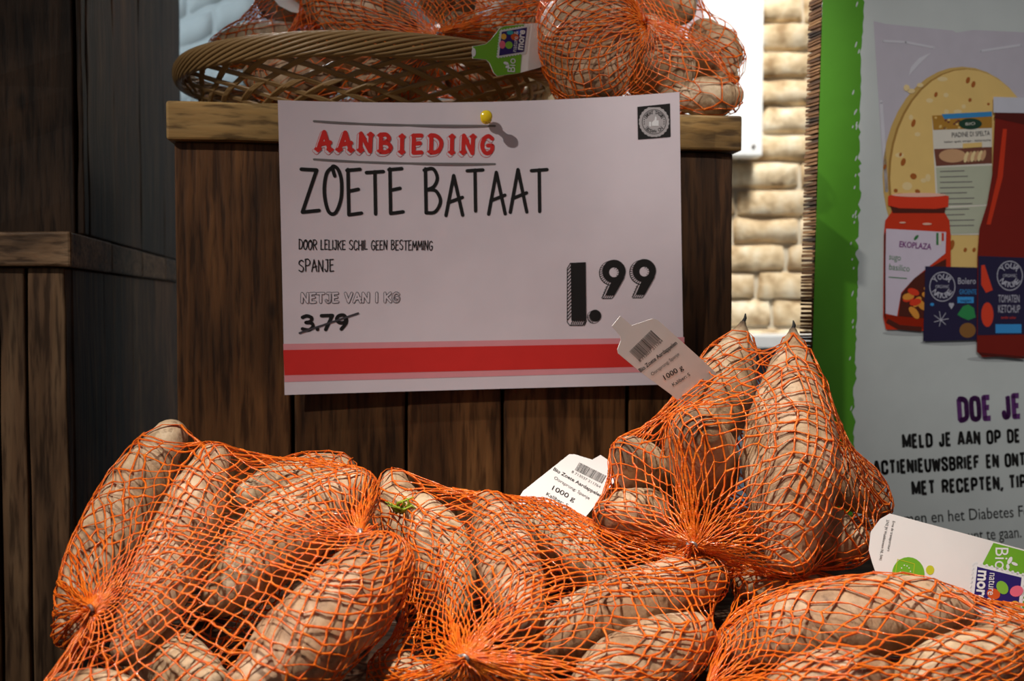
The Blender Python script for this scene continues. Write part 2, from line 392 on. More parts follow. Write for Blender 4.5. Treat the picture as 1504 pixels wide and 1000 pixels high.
M['paper'] = paper_mat('sign_paper', lin(226, 214, 222))
M['tagpaper'] = paper_mat('tag_card', lin(236, 232, 230), .35, .5)
M['poster'] = paper_mat('poster_board', lin(206, 212, 212), .5)

def net_mat():
    m, nt, b, N, L = new_mat('orange_plastic_net')
    tc = N.new('ShaderNodeTexCoord'); n = N.new('ShaderNodeTexNoise'); n.inputs['Scale'].default_value = 240; n.inputs['Detail'].default_value = 2
    L.new(tc.outputs['Object'], n.inputs['Vector'])
    r = ramp(N, [(.3, (.86, .12, .006, 1)), (.7, (1, .27, .02, 1))]); L.new(n.outputs['Fac'], r.inputs['Fac']); L.new(r.outputs[0], b.inputs['Base Color'])
    b.inputs['Roughness'].default_value = .22; b.inputs['Specular IOR Level'].default_value = .9
    n2 = N.new('ShaderNodeTexNoise'); n2.inputs['Scale'].default_value = 900; L.new(tc.outputs['Object'], n2.inputs['Vector'])
    bp = N.new('ShaderNodeBump'); bp.inputs['Strength'].default_value = .9; bp.inputs['Distance'].default_value = .0006
    L.new(n2.outputs['Fac'], bp.inputs['Height']); L.new(bp.outputs[0], b.inputs['Normal'])
    t = N.new('ShaderNodeBsdfTranslucent'); L.new(r.outputs[0], t.inputs['Color'])
    mx = N.new('ShaderNodeMixShader'); mx.inputs[0].default_value = .3
    L.new(b.outputs[0], mx.inputs[1]); L.new(t.outputs[0], mx.inputs[2]); L.new(mx.outputs[0], N['Material Output'].inputs['Surface'])
    return m
M['net'] = net_mat()
def potato_mat():
    m, nt, b, N, L = new_mat('sweet_potato_skin')
    tc = N.new('ShaderNodeTexCoord'); oi = N.new('ShaderNodeObjectInfo')
    at_ = N.new('ShaderNodeAttribute'); at_.attribute_name = 'skin'
    ad = N.new('ShaderNodeVectorMath'); ad.operation = 'ADD'; cm = N.new('ShaderNodeCombineXYZ')
    sc = N.new('ShaderNodeMath'); sc.operation = 'MULTIPLY'; sc.inputs[1].default_value = 17; L.new(oi.outputs['Random'], sc.inputs[0])
    for k in range(3): L.new(sc.outputs[0], cm.inputs[k])
    L.new(tc.outputs['Object'], ad.inputs[0]); L.new(cm.outputs[0], ad.inputs[1])
    ad2 = N.new('ShaderNodeVectorMath'); ad2.operation = 'ADD'; L.new(at_.outputs['Vector'], ad2.inputs[0]); L.new(cm.outputs[0], ad2.inputs[1])
    n1 = N.new('ShaderNodeTexNoise'); n1.inputs['Scale'].default_value = 38; n1.inputs['Detail'].default_value = 6; n1.inputs['Roughness'].default_value = .65; L.new(ad.outputs[0], n1.inputs['Vector'])
    n2 = N.new('ShaderNodeTexNoise'); n2.inputs['Scale'].default_value = 1.6; n2.inputs['Detail'].default_value = 7; n2.inputs['Roughness'].default_value = .7; L.new(ad2.outputs[0], n2.inputs['Vector'])
    r = ramp(N, [(.28, lin(116, 88, 64)), (.44, lin(176, 148, 116)), (.58, lin(202, 180, 150)), (.75, lin(230, 214, 190))])
    L.new(n1.outputs['Fac'], r.inputs['Fac'])
    r2 = ramp(N, [(.36, (.52, .45, .40, 1)), (.47, (1, 1, 1, 1)), (1, (1.04, 1.03, 1.0, 1))]); L.new(n2.outputs['Fac'], r2.inputs['Fac'])
    mx = N.new('ShaderNodeMix'); mx.data_type = 'RGBA'; mx.blend_type = 'MULTIPLY'; mx.inputs['Factor'].default_value = .8
    L.new(r.outputs[0], mx.inputs['A']); L.new(r2.outputs[0], mx.inputs['B'])
    vo = N.new('ShaderNodeTexVoronoi'); vo.inputs['Scale'].default_value = 75; L.new(ad.outputs[0], vo.inputs['Vector'])
    r3 = ramp(N, [(.07, (.35, .28, .24, 1)), (.16, (1, 1, 1, 1))]); L.new(vo.outputs['Distance'], r3.inputs['Fac'])
    mx2 = N.new('ShaderNodeMix'); mx2.data_type = 'RGBA'; mx2.blend_type = 'MULTIPLY'; mx2.inputs['Factor'].default_value = .8
    L.new(mx.outputs['Result'], mx2.inputs['A']); L.new(r3.outputs[0], mx2.inputs['B'])
    # dark tips: attribute 'tip' 0..1
    tp = N.new('ShaderNodeAttribute'); tp.attribute_name = 'tip'
    mx3 = N.new('ShaderNodeMix'); mx3.data_type = 'RGBA'; mx3.inputs['B'].default_value = lin(48, 34, 26)
    L.new(tp.outputs['Fac'], mx3.inputs['Factor']); L.new(mx2.outputs['Result'], mx3.inputs['A'])
    # every root a little more grey or more pink
    mx4 = N.new('ShaderNodeMix'); mx4.data_type = 'RGBA'; mx4.blend_type = 'MULTIPLY'; mx4.inputs['Factor'].default_value = 1
    r5 = ramp(N, [(0, (.86, .74, .68, 1)), (.5, (.97, .94, .9, 1)), (1, (1, .97, .92, 1))]); L.new(oi.outputs['Random'], r5.inputs['Fac'])
    L.new(mx3.outputs['Result'], mx4.inputs['A']); L.new(r5.outputs[0], mx4.inputs['B'])
    L.new(mx4.outputs['Result'], b.inputs['Base Color'])
    b.inputs['Roughness'].default_value = .55; b.inputs['Specular IOR Level'].default_value = .35
    bp = N.new('ShaderNodeBump'); bp.inputs['Strength'].default_value = .55; bp.inputs['Distance'].default_value = .0015
    L.new(n2.outputs['Fac'], bp.inputs['Height'])
    bp2 = N.new('ShaderNodeBump'); bp2.inputs['Strength'].default_value = .35; bp2.inputs['Distance'].default_value = .0015
    L.new(n1.outputs['Fac'], bp2.inputs['Height']); L.new(bp.outputs[0], bp2.inputs['Normal']); L.new(bp2.outputs[0], b.inputs['Normal'])
    return m
M['potato'] = potato_mat()
M['clip'] = flat_mat('grey_clip', lin(150, 140, 138), .35, .5, .6)
M['pinky'] = flat_mat('brown_clip', lin(120, 84, 72), .4, .5)

# ---------------------------------------------------------------- the room
fr0 = Fr((0, 0, 0), (1, 0, 0), (0, 1, 0))
M['floor'] = flat_mat('grey_floor', lin(96, 90, 84), .7)
tag(box('floor', fr0, -3, 3, -1.5, 3.2, -.05, 0, M['floor']), None, kind='structure')
def stone_mats():
    m, nt, b, N, L = new_mat('pale_stone')
    tc = N.new('ShaderNodeTexCoord'); oi = N.new('ShaderNodeObjectInfo')
    n = N.new('ShaderNodeTexNoise'); n.inputs['Scale'].default_value = 24; n.inputs['Detail'].default_value = 8
    ad = N.new('ShaderNodeVectorMath'); ad.operation = 'ADD'; cm = N.new('ShaderNodeCombineXYZ'); L.new(oi.outputs['Random'], cm.inputs[0]); L.new(oi.outputs['Random'], cm.inputs[2])
    L.new(tc.outputs['Object'], ad.inputs[0]); L.new(cm.outputs[0], ad.inputs[1]); L.new(ad.outputs[0], n.inputs['Vector'])
    r = ramp(N, [(.3, lin(168, 142, 108)), (.5, lin(222, 204, 172)), (.7, lin(240, 234, 216))]); L.new(n.outputs['Fac'], r.inputs['Fac'])
    r2 = ramp(N, [(0, (.82, .76, .7, 1)), (.5, (1, .97, .92, 1)), (1, (1.05, 1.05, 1.06, 1))]); L.new(oi.outputs['Random'], r2.inputs['Fac'])
    mx = N.new('ShaderNodeMix'); mx.data_type = 'RGBA'; mx.blend_type = 'MULTIPLY'; mx.inputs['Factor'].default_value = 1
    L.new(r.outputs[0], mx.inputs['A']); L.new(r2.outputs[0], mx.inputs['B']); L.new(mx.outputs['Result'], b.inputs['Base Color'])
    b.inputs['Roughness'].default_value = .9
    bp = N.new('ShaderNodeBump'); bp.inputs['Strength'].default_value = .8; bp.inputs['Distance'].default_value = .01; L.new(n.outputs['Fac'], bp.inputs['Height']); L.new(bp.outputs[0], b.inputs['Normal'])
    return m
M['stone'] = stone_mats(); M['mortar'] = flat_mat('mortar', lin(196, 188, 172), .95)
WY = 2.32
wall = box('wall_back', fr0, -2.2, 2.4, WY, WY + .2, 0, 3.2, M['mortar']); tag(wall, None, kind='structure')
def brick_mesh(L_, H_, sd):
    nx, nz = 6, 4; V = []; Fc = []
    for j in range(nz + 1):
        for i in range(nx + 1):
            x, z = L_ * ((0, .05, .27, .5, .73, .95, 1)[i] - .5), H_ * ((0, .1, .5, .9, 1)[j] - .5); e = (i in (0, nx)) or (j in (0, nz))
            d = -.004 - .012 * noise.noise(Vector((x * 22 + sd, z * 30, sd))) if not e else .012
            x += .006 * noise.noise(Vector((x * 30, z * 30 + sd, 3))); z += .005 * noise.noise(Vector((x * 30 + sd, z * 30, 8)))
            V.append((x, d, z))
    for j in range(nz):
        for i in range(nx): a = j * (nx + 1) + i; Fc.append((a, a + 1, a + nx + 2, a + nx + 1))
    return mesh_np('brick', V, Fc, True)
variants = [brick_mesh(.150 + .012 * (k % 5), .056, k * 7.3) for k in range(10)]
for me in variants: me.materials.append(M['stone'])
pitch = 40 / F * WY
for row in range(-6, 14):
    z = CAMZ + (445 - 40) / F * WY - .03 - (row - 13) * 0 + (row - 8) * pitch
    x = -1.25 + (.09 if row % 2 else 0) + random.uniform(-.02, .02)
    while x < 1.15:
        k = random.randrange(10); Lb = .150 + .012 * (k % 5)
        o = bpy.data.objects.new('brick', variants[k]); C.objects.link(o); o.parent = wall
        o.location = Vector((x + Lb / 2, WY - .012, z)) - wall.location
        o.scale = (1, 1, random.uniform(.95, 1.08)); x += Lb + .008
# whitewashed side wall seen past the left crates
sdw = nrm([-.41, .43, 0]); nw = np.array([-sdw[1], -sdw[0] * -1, 0]); nw = np.array([-sdw[1], sdw[0], 0]); nw = nw if nw[1] < 0 else -nw
M['limewash'] = flat_mat('limewashed_brick', lin(170, 180, 182), .8)
w0 = np.array([-.22, 1.676, 0]); fw = Fr(w0, sdw, -nw)
wl = box('wall_left', fw, 0, 1.0, .012, .16, 0, 3.2, M['limewash']); tag(wl, None, kind='structure')
vw = [brick_mesh(.17, .056, 50 + k * 3.1) for k in range(5)]
for me in vw: me.materials.append(M['limewash'])
rz = math.atan2(sdw[1], sdw[0]) + math.pi
for row in range(0, 17):
    z = CAMZ + .02 + row * pitch
    for k in range(5):
        o = bpy.data.objects.new('brick', vw[random.randrange(5)]); C.objects.link(o); o.parent = wl
        o.location = Vector(fw.P(.09 + .18 * k + (.06 if row % 2 else 0), .012, z)) - wl.location; o.rotation_euler = (0, 0, rz)
# window sill ledge below the stones
M['sill'] = flat_mat('white_sill', lin(236, 240, 244), .3, .5)
sl = box('trim_1', fr0, -.4, 1.2, WY - .16, WY - .01, CAMZ + (445 - 512) / F * (WY - .16), CAMZ + (445 - 492) / F * (WY - .16), M['sill'], None, .003)
tag(sl, None, kind='structure')
M['bluegrey'] = flat_mat('blue_grey_paint', lin(120, 140, 160), .5)
lw = box('trim_2', fr0, -.4, 1.2, WY - .12, WY - .01, .3, CAMZ + (445 - 514) / F * (WY - .16), M['bluegrey']); tag(lw, None, kind='structure')

# ---- white panel hung on the stone wall
pY = WY - .09
pl = thing('wall_panel', at(1040, 228, pY), 'white board fixed on the stone wall behind the display, pink dot on it', 'board')
xa, xb = at(905, 0, pY)[0], at(1122, 0, pY)[0]
build_panel = box('board', Fr((0, 0, 0), (1, 0, 0), (0, 1, 0)), xa, xb, pY, pY + .05, at(0, 229, pY)[2], at(0, -260, pY)[2], M['sill'], pl, .003)
sh = Sheet((0, pY, CAMZ), (1, 0, 0), (0, 0, 1), (0, -1, 0)); pr = Print(sh, pl)
M['mauve'] = flat_mat('mauve_print', lin(176, 156, 160), .5); M['pink'] = flat_mat('pink_print', lin(214, 70, 130), .5)
M['dkgrey'] = flat_mat('dark_grey_print', lin(70, 66, 72), .5)
pr.poly([(930, -60), (1033, -60), (1033, 34), (1027, 42), (930, 42)][::-1], 'mauve_print', M['mauve'], 6)
pr.poly([(940, -60), (1026, -60), (1026, 5), (940, 5)][::-1], 'dark_print', M['dkgrey'], 9)
pr.blob(1046, 78, 22, 24, 'pink_dot', M['pink'], 6, 24)
pr.finish()
V, Fc = tubes([[at(1107, 215, pY - .003), at(1107, 215, pY + .003)]], [.004], 10); build('screw', V, Fc, M['clip'], pl)

# ---------------------------------------------------------------- main wooden plinth
Lc = at(254, 300, .716); Rc = at(1078, 300, .772)
ex = nrm([Rc[0] - Lc[0], Rc[1] - Lc[1], 0]); ey = np.array([-ex[1], ex[0], 0]); CW = float(np.dot(Rc - Lc, ex))
ZT = float(at(250, 148, .712)[2]); TH = .0275
cf = Fr((Lc[0], Lc[1], 0), ex, ey)
DEP = .42
pln = thing('display_crate', cf.P(CW / 2, DEP / 2, 0), 'tall dark plank crate with a yellowish top board and the price sign on it', 'crate')
cxs = [None] * 6
def cx_of(px):
    d = ray(px, 400); n = -ey; t = np.dot(cf.o - EYE * [1, 1, 0], ey) / np.dot(d, ey); return float(np.dot(d * t - (cf.o - EYE * [1, 1, 0]), ex))
edges = [0.0] + [cx_of(p) for p in (428, 596, 738, 922)] + [CW]
for k in range(5):
    g = .0012
    plank('plank', cf, edges[k] + g, edges[k + 1] - g, random.uniform(-.001, .001), .018, .06, ZT - TH - .0005, M['oldwood'], pln, seg=24)
for k in range(4):
    y0 = .020 + k * (DEP - .03) / 4
    plank('side_plank', cf, CW - .018, CW, y0, y0 + (DEP - .03) / 4 - .002, .06, ZT - TH - .0005, M['oldwood'], pln, seg=10)
    plank('side_plank', cf, 0, .018, y0, y0 + (DEP - .03) / 4 - .002, .06, ZT - TH - .0005, M['oldwood'], pln, seg=10)
plank('back_panel', cf, .02, CW - .02, DEP - .01, DEP, .06, ZT - TH - .0005, M['oldwood'], pln, seg=4)
plank('base_rail', cf, 0, CW, 0, DEP, 0, .06, M['darkwood'], pln, axis='X', seg=6)
nb = 4
for k in range(nb):
    y0 = -.006 + k * (DEP + .012) / nb
    plank('top_board', cf, -.003, CW + .004, y0, y0 + (DEP + .012) / nb - (.0015), ZT - TH, ZT, M['oldwood_x'], pln, axis='X', seg=20, bev=.0018, wob=.0008)

# ---------------------------------------------------------------- left crates
def left_box(name, pxc, Y0, z0, z1, depth, front_w, label, mats, lip=.027, lipout=.006, edges_f=None, edges_s=None):
    sd = nrm([-.177, 1, 0]); fx = np.array([sd[1], -sd[0], 0])
    c = at(pxc, 445, Y0); f = Fr((c[0], c[1], 0), fx, sd)        # corner; x to the right, so the box is x<0
    t = thing(name, f.P(-front_w / 2, depth / 2, z0), label, 'crate')
    ztop = z1 - (lip if lip else 0)
    ef = edges_f or [0, .06, .14, .22, .30]
    for k in range(len(ef) - 1):
        plank('plank', f, -ef[k + 1] + .0012, -ef[k] - (0 if k == 0 else .0012), random.uniform(-.001, .001), .018, z0 + .002, ztop - .0005, mats[k % len(mats)], t, seg=24, wob=.0012)
    es = edges_s or [.0, .14, .27, .40, depth]
    for k in range(len(es) - 1):
        plank('side_plank', f, -.018, random.uniform(-.001, .001), es[k] + (.0185 if k == 0 else .001), es[k + 1] - .001, z0 + .002, ztop - .0005, mats[(k + 1) % len(mats)], t, seg=16, wob=.001)
    plank('back_panel', f, -front_w + .02, -.02, depth - .012, depth, z0 + .002, ztop - .0005, mats[0], t, seg=3)
    if lip:
        n = 4
        for k in range(n):
            y0 = -lipout + k * (depth + 2 * lipout) / n
            plank('top_board', f, -front_w, lipout, y0, y0 + (depth + 2 * lipout) / n - .001, z1 - lip, z1, M['warmwood_x'], t, axis='X', seg=16, wob=.001, bev=.002)
    return t
zl = float(at(95, 340, .765)[2])
left_box('display_crate', 96, .775, 0, zl, .57, .34, 'lower grey-brown plank crate with a thick top board, under the darkest crate', [M['warmwood'], M['warmwood'], M['oldwood']],
         edges_f=[0, .029, .05, .12, .2, .28, .34], edges_s=[0, .13, .26, .39, .57])
left_box('display_crate', 125, .83, zl + .0005, zl + .75, .545, .30, 'very dark rough plank crate stacked on the lower grey-brown crate', [M['darkwood'], M['darkwood'], M['oldwood']],
         lip=.027, edges_f=[0, .0055, .085, .17, .25, .30], edges_s=[0, .12, .25, .40, .545])

# ---------------------------------------------------------------- sloping shelf that carries the net bags
def shelf_z(Y): return CAMZ - .212 + (Y - .45) * .245
SH_N = nrm([0, -.245, 1.0])
sf = Fr((0, 0, 0), (1, 0, 0), (0, 1, .245), (0, -.245, 1))
shf = thing('display_shelf', (0, .5, 0), 'low sloping wooden shelf under the heaped net bags', 'shelf')
yy = .28; k = 0
XR = lambda y: .345 if y < .5 else .25
while yy < .685:
    y1 = min(yy + .095, .700)
    V = [];
    a0, a1 = yy + .001, y1 - .001
    for (z_, s_) in ((-.02, 0), (0, 1)):
        for X, Yq in ((-.215, a0), (XR(yy), a0), (XR(yy), a1), (-.215, a1)): V.append((X, Yq, shelf_z(Yq) + z_))
    o = build('plank', V, [(3, 2, 1, 0), (4, 5, 6, 7), (0, 1, 5, 4), (1, 2, 6, 5), (2, 3, 7, 6), (3, 0, 4, 7)], M['shelfwood'], shf); bake_bevel(o, .0015)
    yy += .095
for X in (-.21, .21):
    for Yq in (.29, .65): box('leg', fr0, X, X + .03, Yq, Yq + .03, 0, shelf_z(Yq) - .021, M['shelfwood'], shf)
box('front_board', fr0, -.215, .345, .262, .279, .9, shelf_z(.28) + .02, M['shelfwood'], shf)

# ---------------------------------------------------------------- sweet potatoes
def px_m(Y): return Y / F
class Pot:
    """bag key, tips p0/p1 and optional mid as (px, py, Y), width in px, end shapes (.6 blunt, .1 pointed)"""
    def __init__(s, bag, p0, p1, wpx, label, mid=None, e0=.62, e1=.55, k=None):
        s.bag = bag; s.label = label; Ym = (p0[2] + p1[2]) / 2; R = s.R = wpx * px_m(Ym) / 2
        A, B = at(*p0), at(*p1); Mi = (A + B) / 2 if mid is None else 2 * at(*mid) - (A + B) / 2
        n = 25; T = np.linspace(0, 1, n)
        P = ((1 - T) ** 2)[:, None] * A + (2 * T * (1 - T))[:, None] * Mi + (T ** 2)[:, None] * B
        L = np.concatenate([[0], np.cumsum(np.linalg.norm(np.diff(P, axis=0), axis=1))]); tot = L[-1]
        i0, i1 = R * e0, tot - R * e1
        if i1 - i0 < .006: m_ = (i0 + i1) / 2; i0, i1 = m_ - .003, m_ + .003
        Ls = np.linspace(i0, i1, 13)
        s.c = np.stack([np.interp(Ls, L, P[:, a]) for a in range(3)], 1)
        u = np.linspace(0, 1, 13); q = lambda x, e, w_: e + (1 - e) * np.sin(np.pi / 2 * np.minimum(1, x / w_))
        s.r = R * q(u, e0, .38 if e0 > .3 else .62) * q(1 - u, e1, .38 if e1 > .3 else .62)
        s.e0, s.e1 = e0, e1; s.dir = nrm(ray((p0[0] + p1[0]) / 2, (p0[1] + p1[1]) / 2))
        s.c0 = s.c.mean(0)
POTS = []
def pot(*a, **k): POTS.append(Pot(*a, **k))
# left bag
pot('A', (262, 622, .60), (98, 950, .50), 92, 'long sweet potato along the outer left edge of the leftmost net bag', mid=(172, 770, .545))
pot('A', (328, 668, .565), (190, 985, .47), 92, 'pale slender sweet potato second from the left in the leftmost bag', mid=(275, 800, .52))
pot('A', (522, 684, .63), (345, 735, .60), 78, 'rear sweet potato lying level at the upper back of the leftmost bag')
pot('A', (548, 712, .565), (300, 900, .51), 116, 'thick curved sweet potato below the rear one in the leftmost bag', mid=(420, 775, .54), e0=.7)
pot('A', (583, 800, .51), (335, 1035, .43), 140, 'big fat sweet potato at the front right of the leftmost bag', mid=(490, 905, .47), e0=.7)
pot('A', (70, 1010, .455), (250, 1075, .43), 104, 'sweet potato across the bottom left corner of the leftmost bag')
pot('A', (330, 1090, .46), (190, 1010, .52), 96, 'shaded sweet potato deep in the bottom of the leftmost bag')
# middle bag
pot('B', (575, 692, .625), (610, 850, .58), 80, 'dim sweet potato at the far left of the middle bag')
pot('B', (628, 728, .585), (690, 915, .52), 92, 'sweet potato leaning left of centre in the middle bag', mid=(665, 815, .55))
pot('B', (706, 748, .585), (758, 945, .485), 92, 'sweet potato standing nearly upright in the centre of the middle bag', mid=(742, 850, .53))
pot('B', (760, 732, .615), (925, 870, .565), 82, 'sweet potato running diagonally under the white label of the middle bag', mid=(850, 790, .59))
pot('B', (1056, 838, .55), (735, 975, .49), 100, 'long sweet potato pointing right at the edge of the middle bag', mid=(910, 885, .515), e0=.75)
pot('B', (1040, 930, .52), (830, 1050, .46), 118, 'shaded sweet potato under the long one in the middle bag')
pot('B', (560, 985, .50), (660, 1050, .46), 84, 'dark sweet potato at the bottom left of the middle bag')
pot('B', (790, 1080, .47), (660, 1120, .48), 100, 'lowest sweet potato of the middle bag at the picture edge')
# upright bag at the right
pot('C', (1100, 476, .66), (1005, 700, .625), 112, 'sweet potato with a dark pointed tip standing highest in the upright bag', mid=(1063, 590, .64), e0=.10, e1=.5)
pot('C', (1147, 488, .635), (1140, 850, .56), 138, 'largest upright sweet potato with a pointed top in the upright bag', mid=(1142, 670, .59), e0=.09, e1=.5)
pot('C', (1010, 615, .570), (1040, 720, .645), 106, 'sweet potato seen end-on at the centre of the upright bag', e0=.72)
pot('C', (934, 676, .575), (985, 740, .645), 82, 'small sweet potato seen end-on at the left of the upright bag', e0=.7)
pot('C', (872, 752, .585), (990, 748, .615), 74, 'shaded sweet potato lying at the lower left of the upright bag')
pot('C', (1178, 650, .63), (1304, 756, .60), 78, 'sweet potato slanting down at the right side of the upright bag', e1=.6)
pot('C', (1165, 785, .60), (1282, 795, .575), 84, 'sweet potato lying beside the right label at the foot of the upright bag')
pot('C', (960, 815, .60), (1070, 822, .575), 84, 'dark sweet potato under the gathered knot of the upright bag')
# front right bag
pot('D', (1048, 956, .515), (1418, 895, .515), 116, 'long sweet potato lying level at the top of the front right bag', mid=(1235, 909, .50), e0=.5, e1=.55)
pot('D', (1115, 1052, .46), (1312, 990, .455), 98, 'sweet potato at the lower middle of the front right bag', mid=(1210, 1000, .455))
pot('D', (1290, 1050, .46), (1530, 945, .48), 108, 'sweet potato at the lower right corner of the front right bag', mid=(1410, 985, .465))
pot('D', (1425, 975, .535), (1580, 985, .535), 66, 'sweet potato under the branded end of the right label')
pot('D', (1070, 880, .575), (1220, 890, .57), 62, 'dim sweet potato behind the level one of the front right bag')
# bags in and beside the basket
pot('G', (302, 82, .95), (440, 48, .90), 62, 'sweet potato glowing in back light at the left end of the basket', e0=.35)
pot('G', (385, 20, .99), (500, 5, .94), 80, 'upper sweet potato at the left end of the basket')
pot('H', (450, -2, .87), (610, 50, .82), 84, 'sweet potato left of the knot in the basket bag')
pot('H', (655, 20, .845), (700, 75, .85), 70, 'sweet potato below the knot in the basket bag')
pot('H', (610, -30, .87), (700, 20, .86), 84, 'sweet potato above the knot in the basket bag')
pot('H', (690, 40, .88), (840, 0, .85), 84, 'sweet potato right of the knot behind the green tag', mid=(770, 30, .86))
pot('H', (360, 112, .90), (500, 122, .86), 78, 'sweet potato low in the left half of the basket, seen through its lattice')
pot('H', (510, 118, .85), (650, 112, .87), 80, 'sweet potato low in the middle of the basket, seen through its lattice')
pot('H', (655, 118, .86), (770, 116, .89), 74, 'sweet potato low in the right half of the basket, seen through its lattice')
pot('H', (400, 70, .96), (560, 70, .98), 84, 'sweet potato at the back left inside the basket')
pot('H', (600, 75, .99), (760, 70, .97), 84, 'sweet potato at the back right inside the basket')
pot('H', (480, -60, .90), (650, -60, .90), 90, 'topmost sweet potato of the basket bag')
pot('I', (858, -25, .83), (882, 158, .785), 146, 'big upright sweet potato at the left of the bag on the crate corner', e0=.55, e1=.7)
pot('I', (950, 25, .84), (995, 165, .81), 108, 'sweet potato in the centre of the bag on the crate corner')
pot('I', (915, -35, .87), (1020, 30, .85), 92, 'uppermost sweet potato of the bag on the crate corner')
pot('I', (1018, 30, .86), (1064, 128, .835), 82, 'sweet potato in the pale glow at the right of the bag on the crate corner')
pot('I', (985, 150, .80), (1084, 140, .81), 62, 'low sweet potato resting on the crate corner at its right end')
pot('I', (812, 118, .83), (905, 145, .845), 60, 'low sweet potato at the left foot of the bag on the crate corner')
# push overlapping ones apart, mostly in depth
BAGC = {}
def plane_solid(bag):
    if bag in 'ABCD': return (np.array([0, .45, shelf_z(.45)]), SH_N, .004)
    if bag == 'I': return (np.array([0, 0, ZT]), np.array([0, 0, 1.]), .0015)
    return (np.array([0, 0, ZT]), np.array([0, 0, 1.]), .012)
CFY = cf.o
def relax(n=160):
    for it in range(n):
        for i in range(len(POTS)):
            a = POTS[i]
            for j in range(i + 1, len(POTS)):
                b = POTS[j]
                if np.abs(a.c[6] - b.c[6]).max() > .16: continue
                D = a.c[:, None] - b.c[None]; d = np.sqrt((D ** 2).sum(2)); pen = a.r[:, None] + b.r[None] + (.0012 if a.bag == b.bag else .004) - d
                k = pen.argmax(); k1, k2 = divmod(k, pen.shape[1]); p = pen[k1, k2]
                if p > 0:
                    nn = D[k1, k2] / (d[k1, k2] + 1e-9); v = nn * p * .5
                    for o, sgn in ((a, 1), (b, -1)):
                        mv = v * sgn; along = np.dot(mv, o.dir) * o.dir; mv = along * 1.0 + (mv - along) * .28
                        o.c = o.c + mv
            q, nn, g = plane_solid(a.bag); h = ((a.c - q) @ nn - a.r - g).min()
            if h < 0: a.c = a.c - nn * h * .6
            if a.bag in 'ABCD':       # stay in front of the crate
                h = (-(a.c - CFY) @ ey - a.r - .004).min()
                if h < 0: a.c = a.c + ey * h * .8 * -1 * -1 if False else a.c - ey * (-h) * .8
relax()
def pot_mesh(p, idx):
    rnd = random.Random(idx * 13 + 5); sd = rnd.random() * 90
    # stations: end cap, body, end cap
    st = []
    t0 = nrm(p.c[1] - p.c[0]); t1 = nrm(p.c[-1] - p.c[-2]); sl0 = 0; 
    for k in range(1, 6): a = math.pi / 2 * k / 6; st.append((p.c[0] - t0 * p.r[0] * math.cos(a), p.r[0] * math.sin(a)))
    n = 32; u = np.linspace(0, 12, n)
    for x in u: st.append((np.array([np.interp(x, range(13), p.c[:, k]) for k in range(3)]), float(np.interp(x, range(13), p.r))))
    for k in range(5, 0, -1): a = math.pi / 2 * k / 6; st.append((p.c[-1] + t1 * p.r[-1] * math.cos(a), p.r[-1] * math.sin(a)))
    P = np.array([s[0] for s in st]); R = np.array([s[1] for s in st]); T = np.gradient(P, axis=0); T /= np.linalg.norm(T, axis=1)[:, None]
    A = nrm(np.cross(T[0], [.31, .2, .93])); L = np.concatenate([[0], np.cumsum(np.linalg.norm(np.diff(P, axis=0), axis=1))])
    V = []; sk = []; tip = []; ns = 28; fq = 1.0
    for k in range(len(P)):
        A = nrm(A - np.dot(A, T[k]) * T[k]); B = np.cross(T[k], A)
        for s in range(ns):
            a = 2 * math.pi * s / ns; d = math.cos(a) * A + math.sin(a) * B; q = P[k] + R[k] * d
            lump = .0016 * noise.noise(Vector(q * 42 + sd)) + .0006 * noise.noise(Vector((L[k] * 260 + sd, math.cos(a) * 1.1, math.sin(a) * 1.1)))
            V.append(q + d * (lump - .0003) * min(1, R[k] / (p.R * .5))); sk.append((L[k] * 95, math.cos(a) * 1.1, math.sin(a) * 1.1))
            e = 0.
            for (dist, ee) in ((L[k], p.e0), (L[-1] - L[k], p.e1)):
                w_ = .010 if ee < .2 else (.0075 if ee >= .7 else .0045); e = max(e, max(0, 1 - dist / w_) * (.95 if ee < .2 else .75))
            tip.append(e)
    nk = len(P); Fc = []
    for k in range(nk - 1):
        for s in range(ns): s2 = (s + 1) % ns; Fc.append((k * ns + s, k * ns + s2, (k + 1) * ns + s2, (k + 1) * ns + s))
    V.append(P[0] - t0 * p.r[0] * .08); V.append(P[-1] + t1 * p.r[-1] * .08); sk += [(0, 0, 0), (L[-1] * 95, 0, 0)]; tip += [.8, .8]
    for s in range(ns): s2 = (s + 1) % ns; Fc.append((nk * ns, s2, s)); Fc.append((nk * ns + 1, (nk - 1) * ns + s, (nk - 1) * ns + s2))
    o = build('sweet_potato', V, Fc, M['potato'], None, True, origin=p.c.mean(0))
    at1 = o.data.attributes.new('skin', 'FLOAT_VECTOR', 'POINT'); at1.data.foreach_set('vector', np.array(sk, dtype=np.float32).ravel())
    at2 = o.data.attributes.new('tip', 'FLOAT', 'POINT'); at2.data.foreach_set('value', np.array(tip, dtype=np.float32))
    return o
GRP = {'A': 'sweet potatoes in the leftmost net bag', 'B': 'sweet potatoes in the middle net bag', 'C': 'sweet potatoes in the upright net bag', 'D': 'sweet potatoes in the front right net bag',
       'G': 'sweet potatoes in the basket', 'H': 'sweet potatoes in the basket', 'I': 'sweet potatoes in the bag on the crate corner'}
for i, p in enumerate(POTS):
    o = pot_mesh(p, i); tag(o, p.label, 'sweet potato', GRP[p.bag])
    if p.e0 < .2:      # dry root stub
        t0 = nrm(p.c[0] - p.c[1]); q = p.c[0] + t0 * p.r[0] * .7
        V, Fc = tubes([[q, q + t0 * .003 + [.0006, 0, 0], q + t0 * .0065]], [[.0016, .0012, .0004]], 6)
        build('root_stub', V, Fc, M['ink'], o)

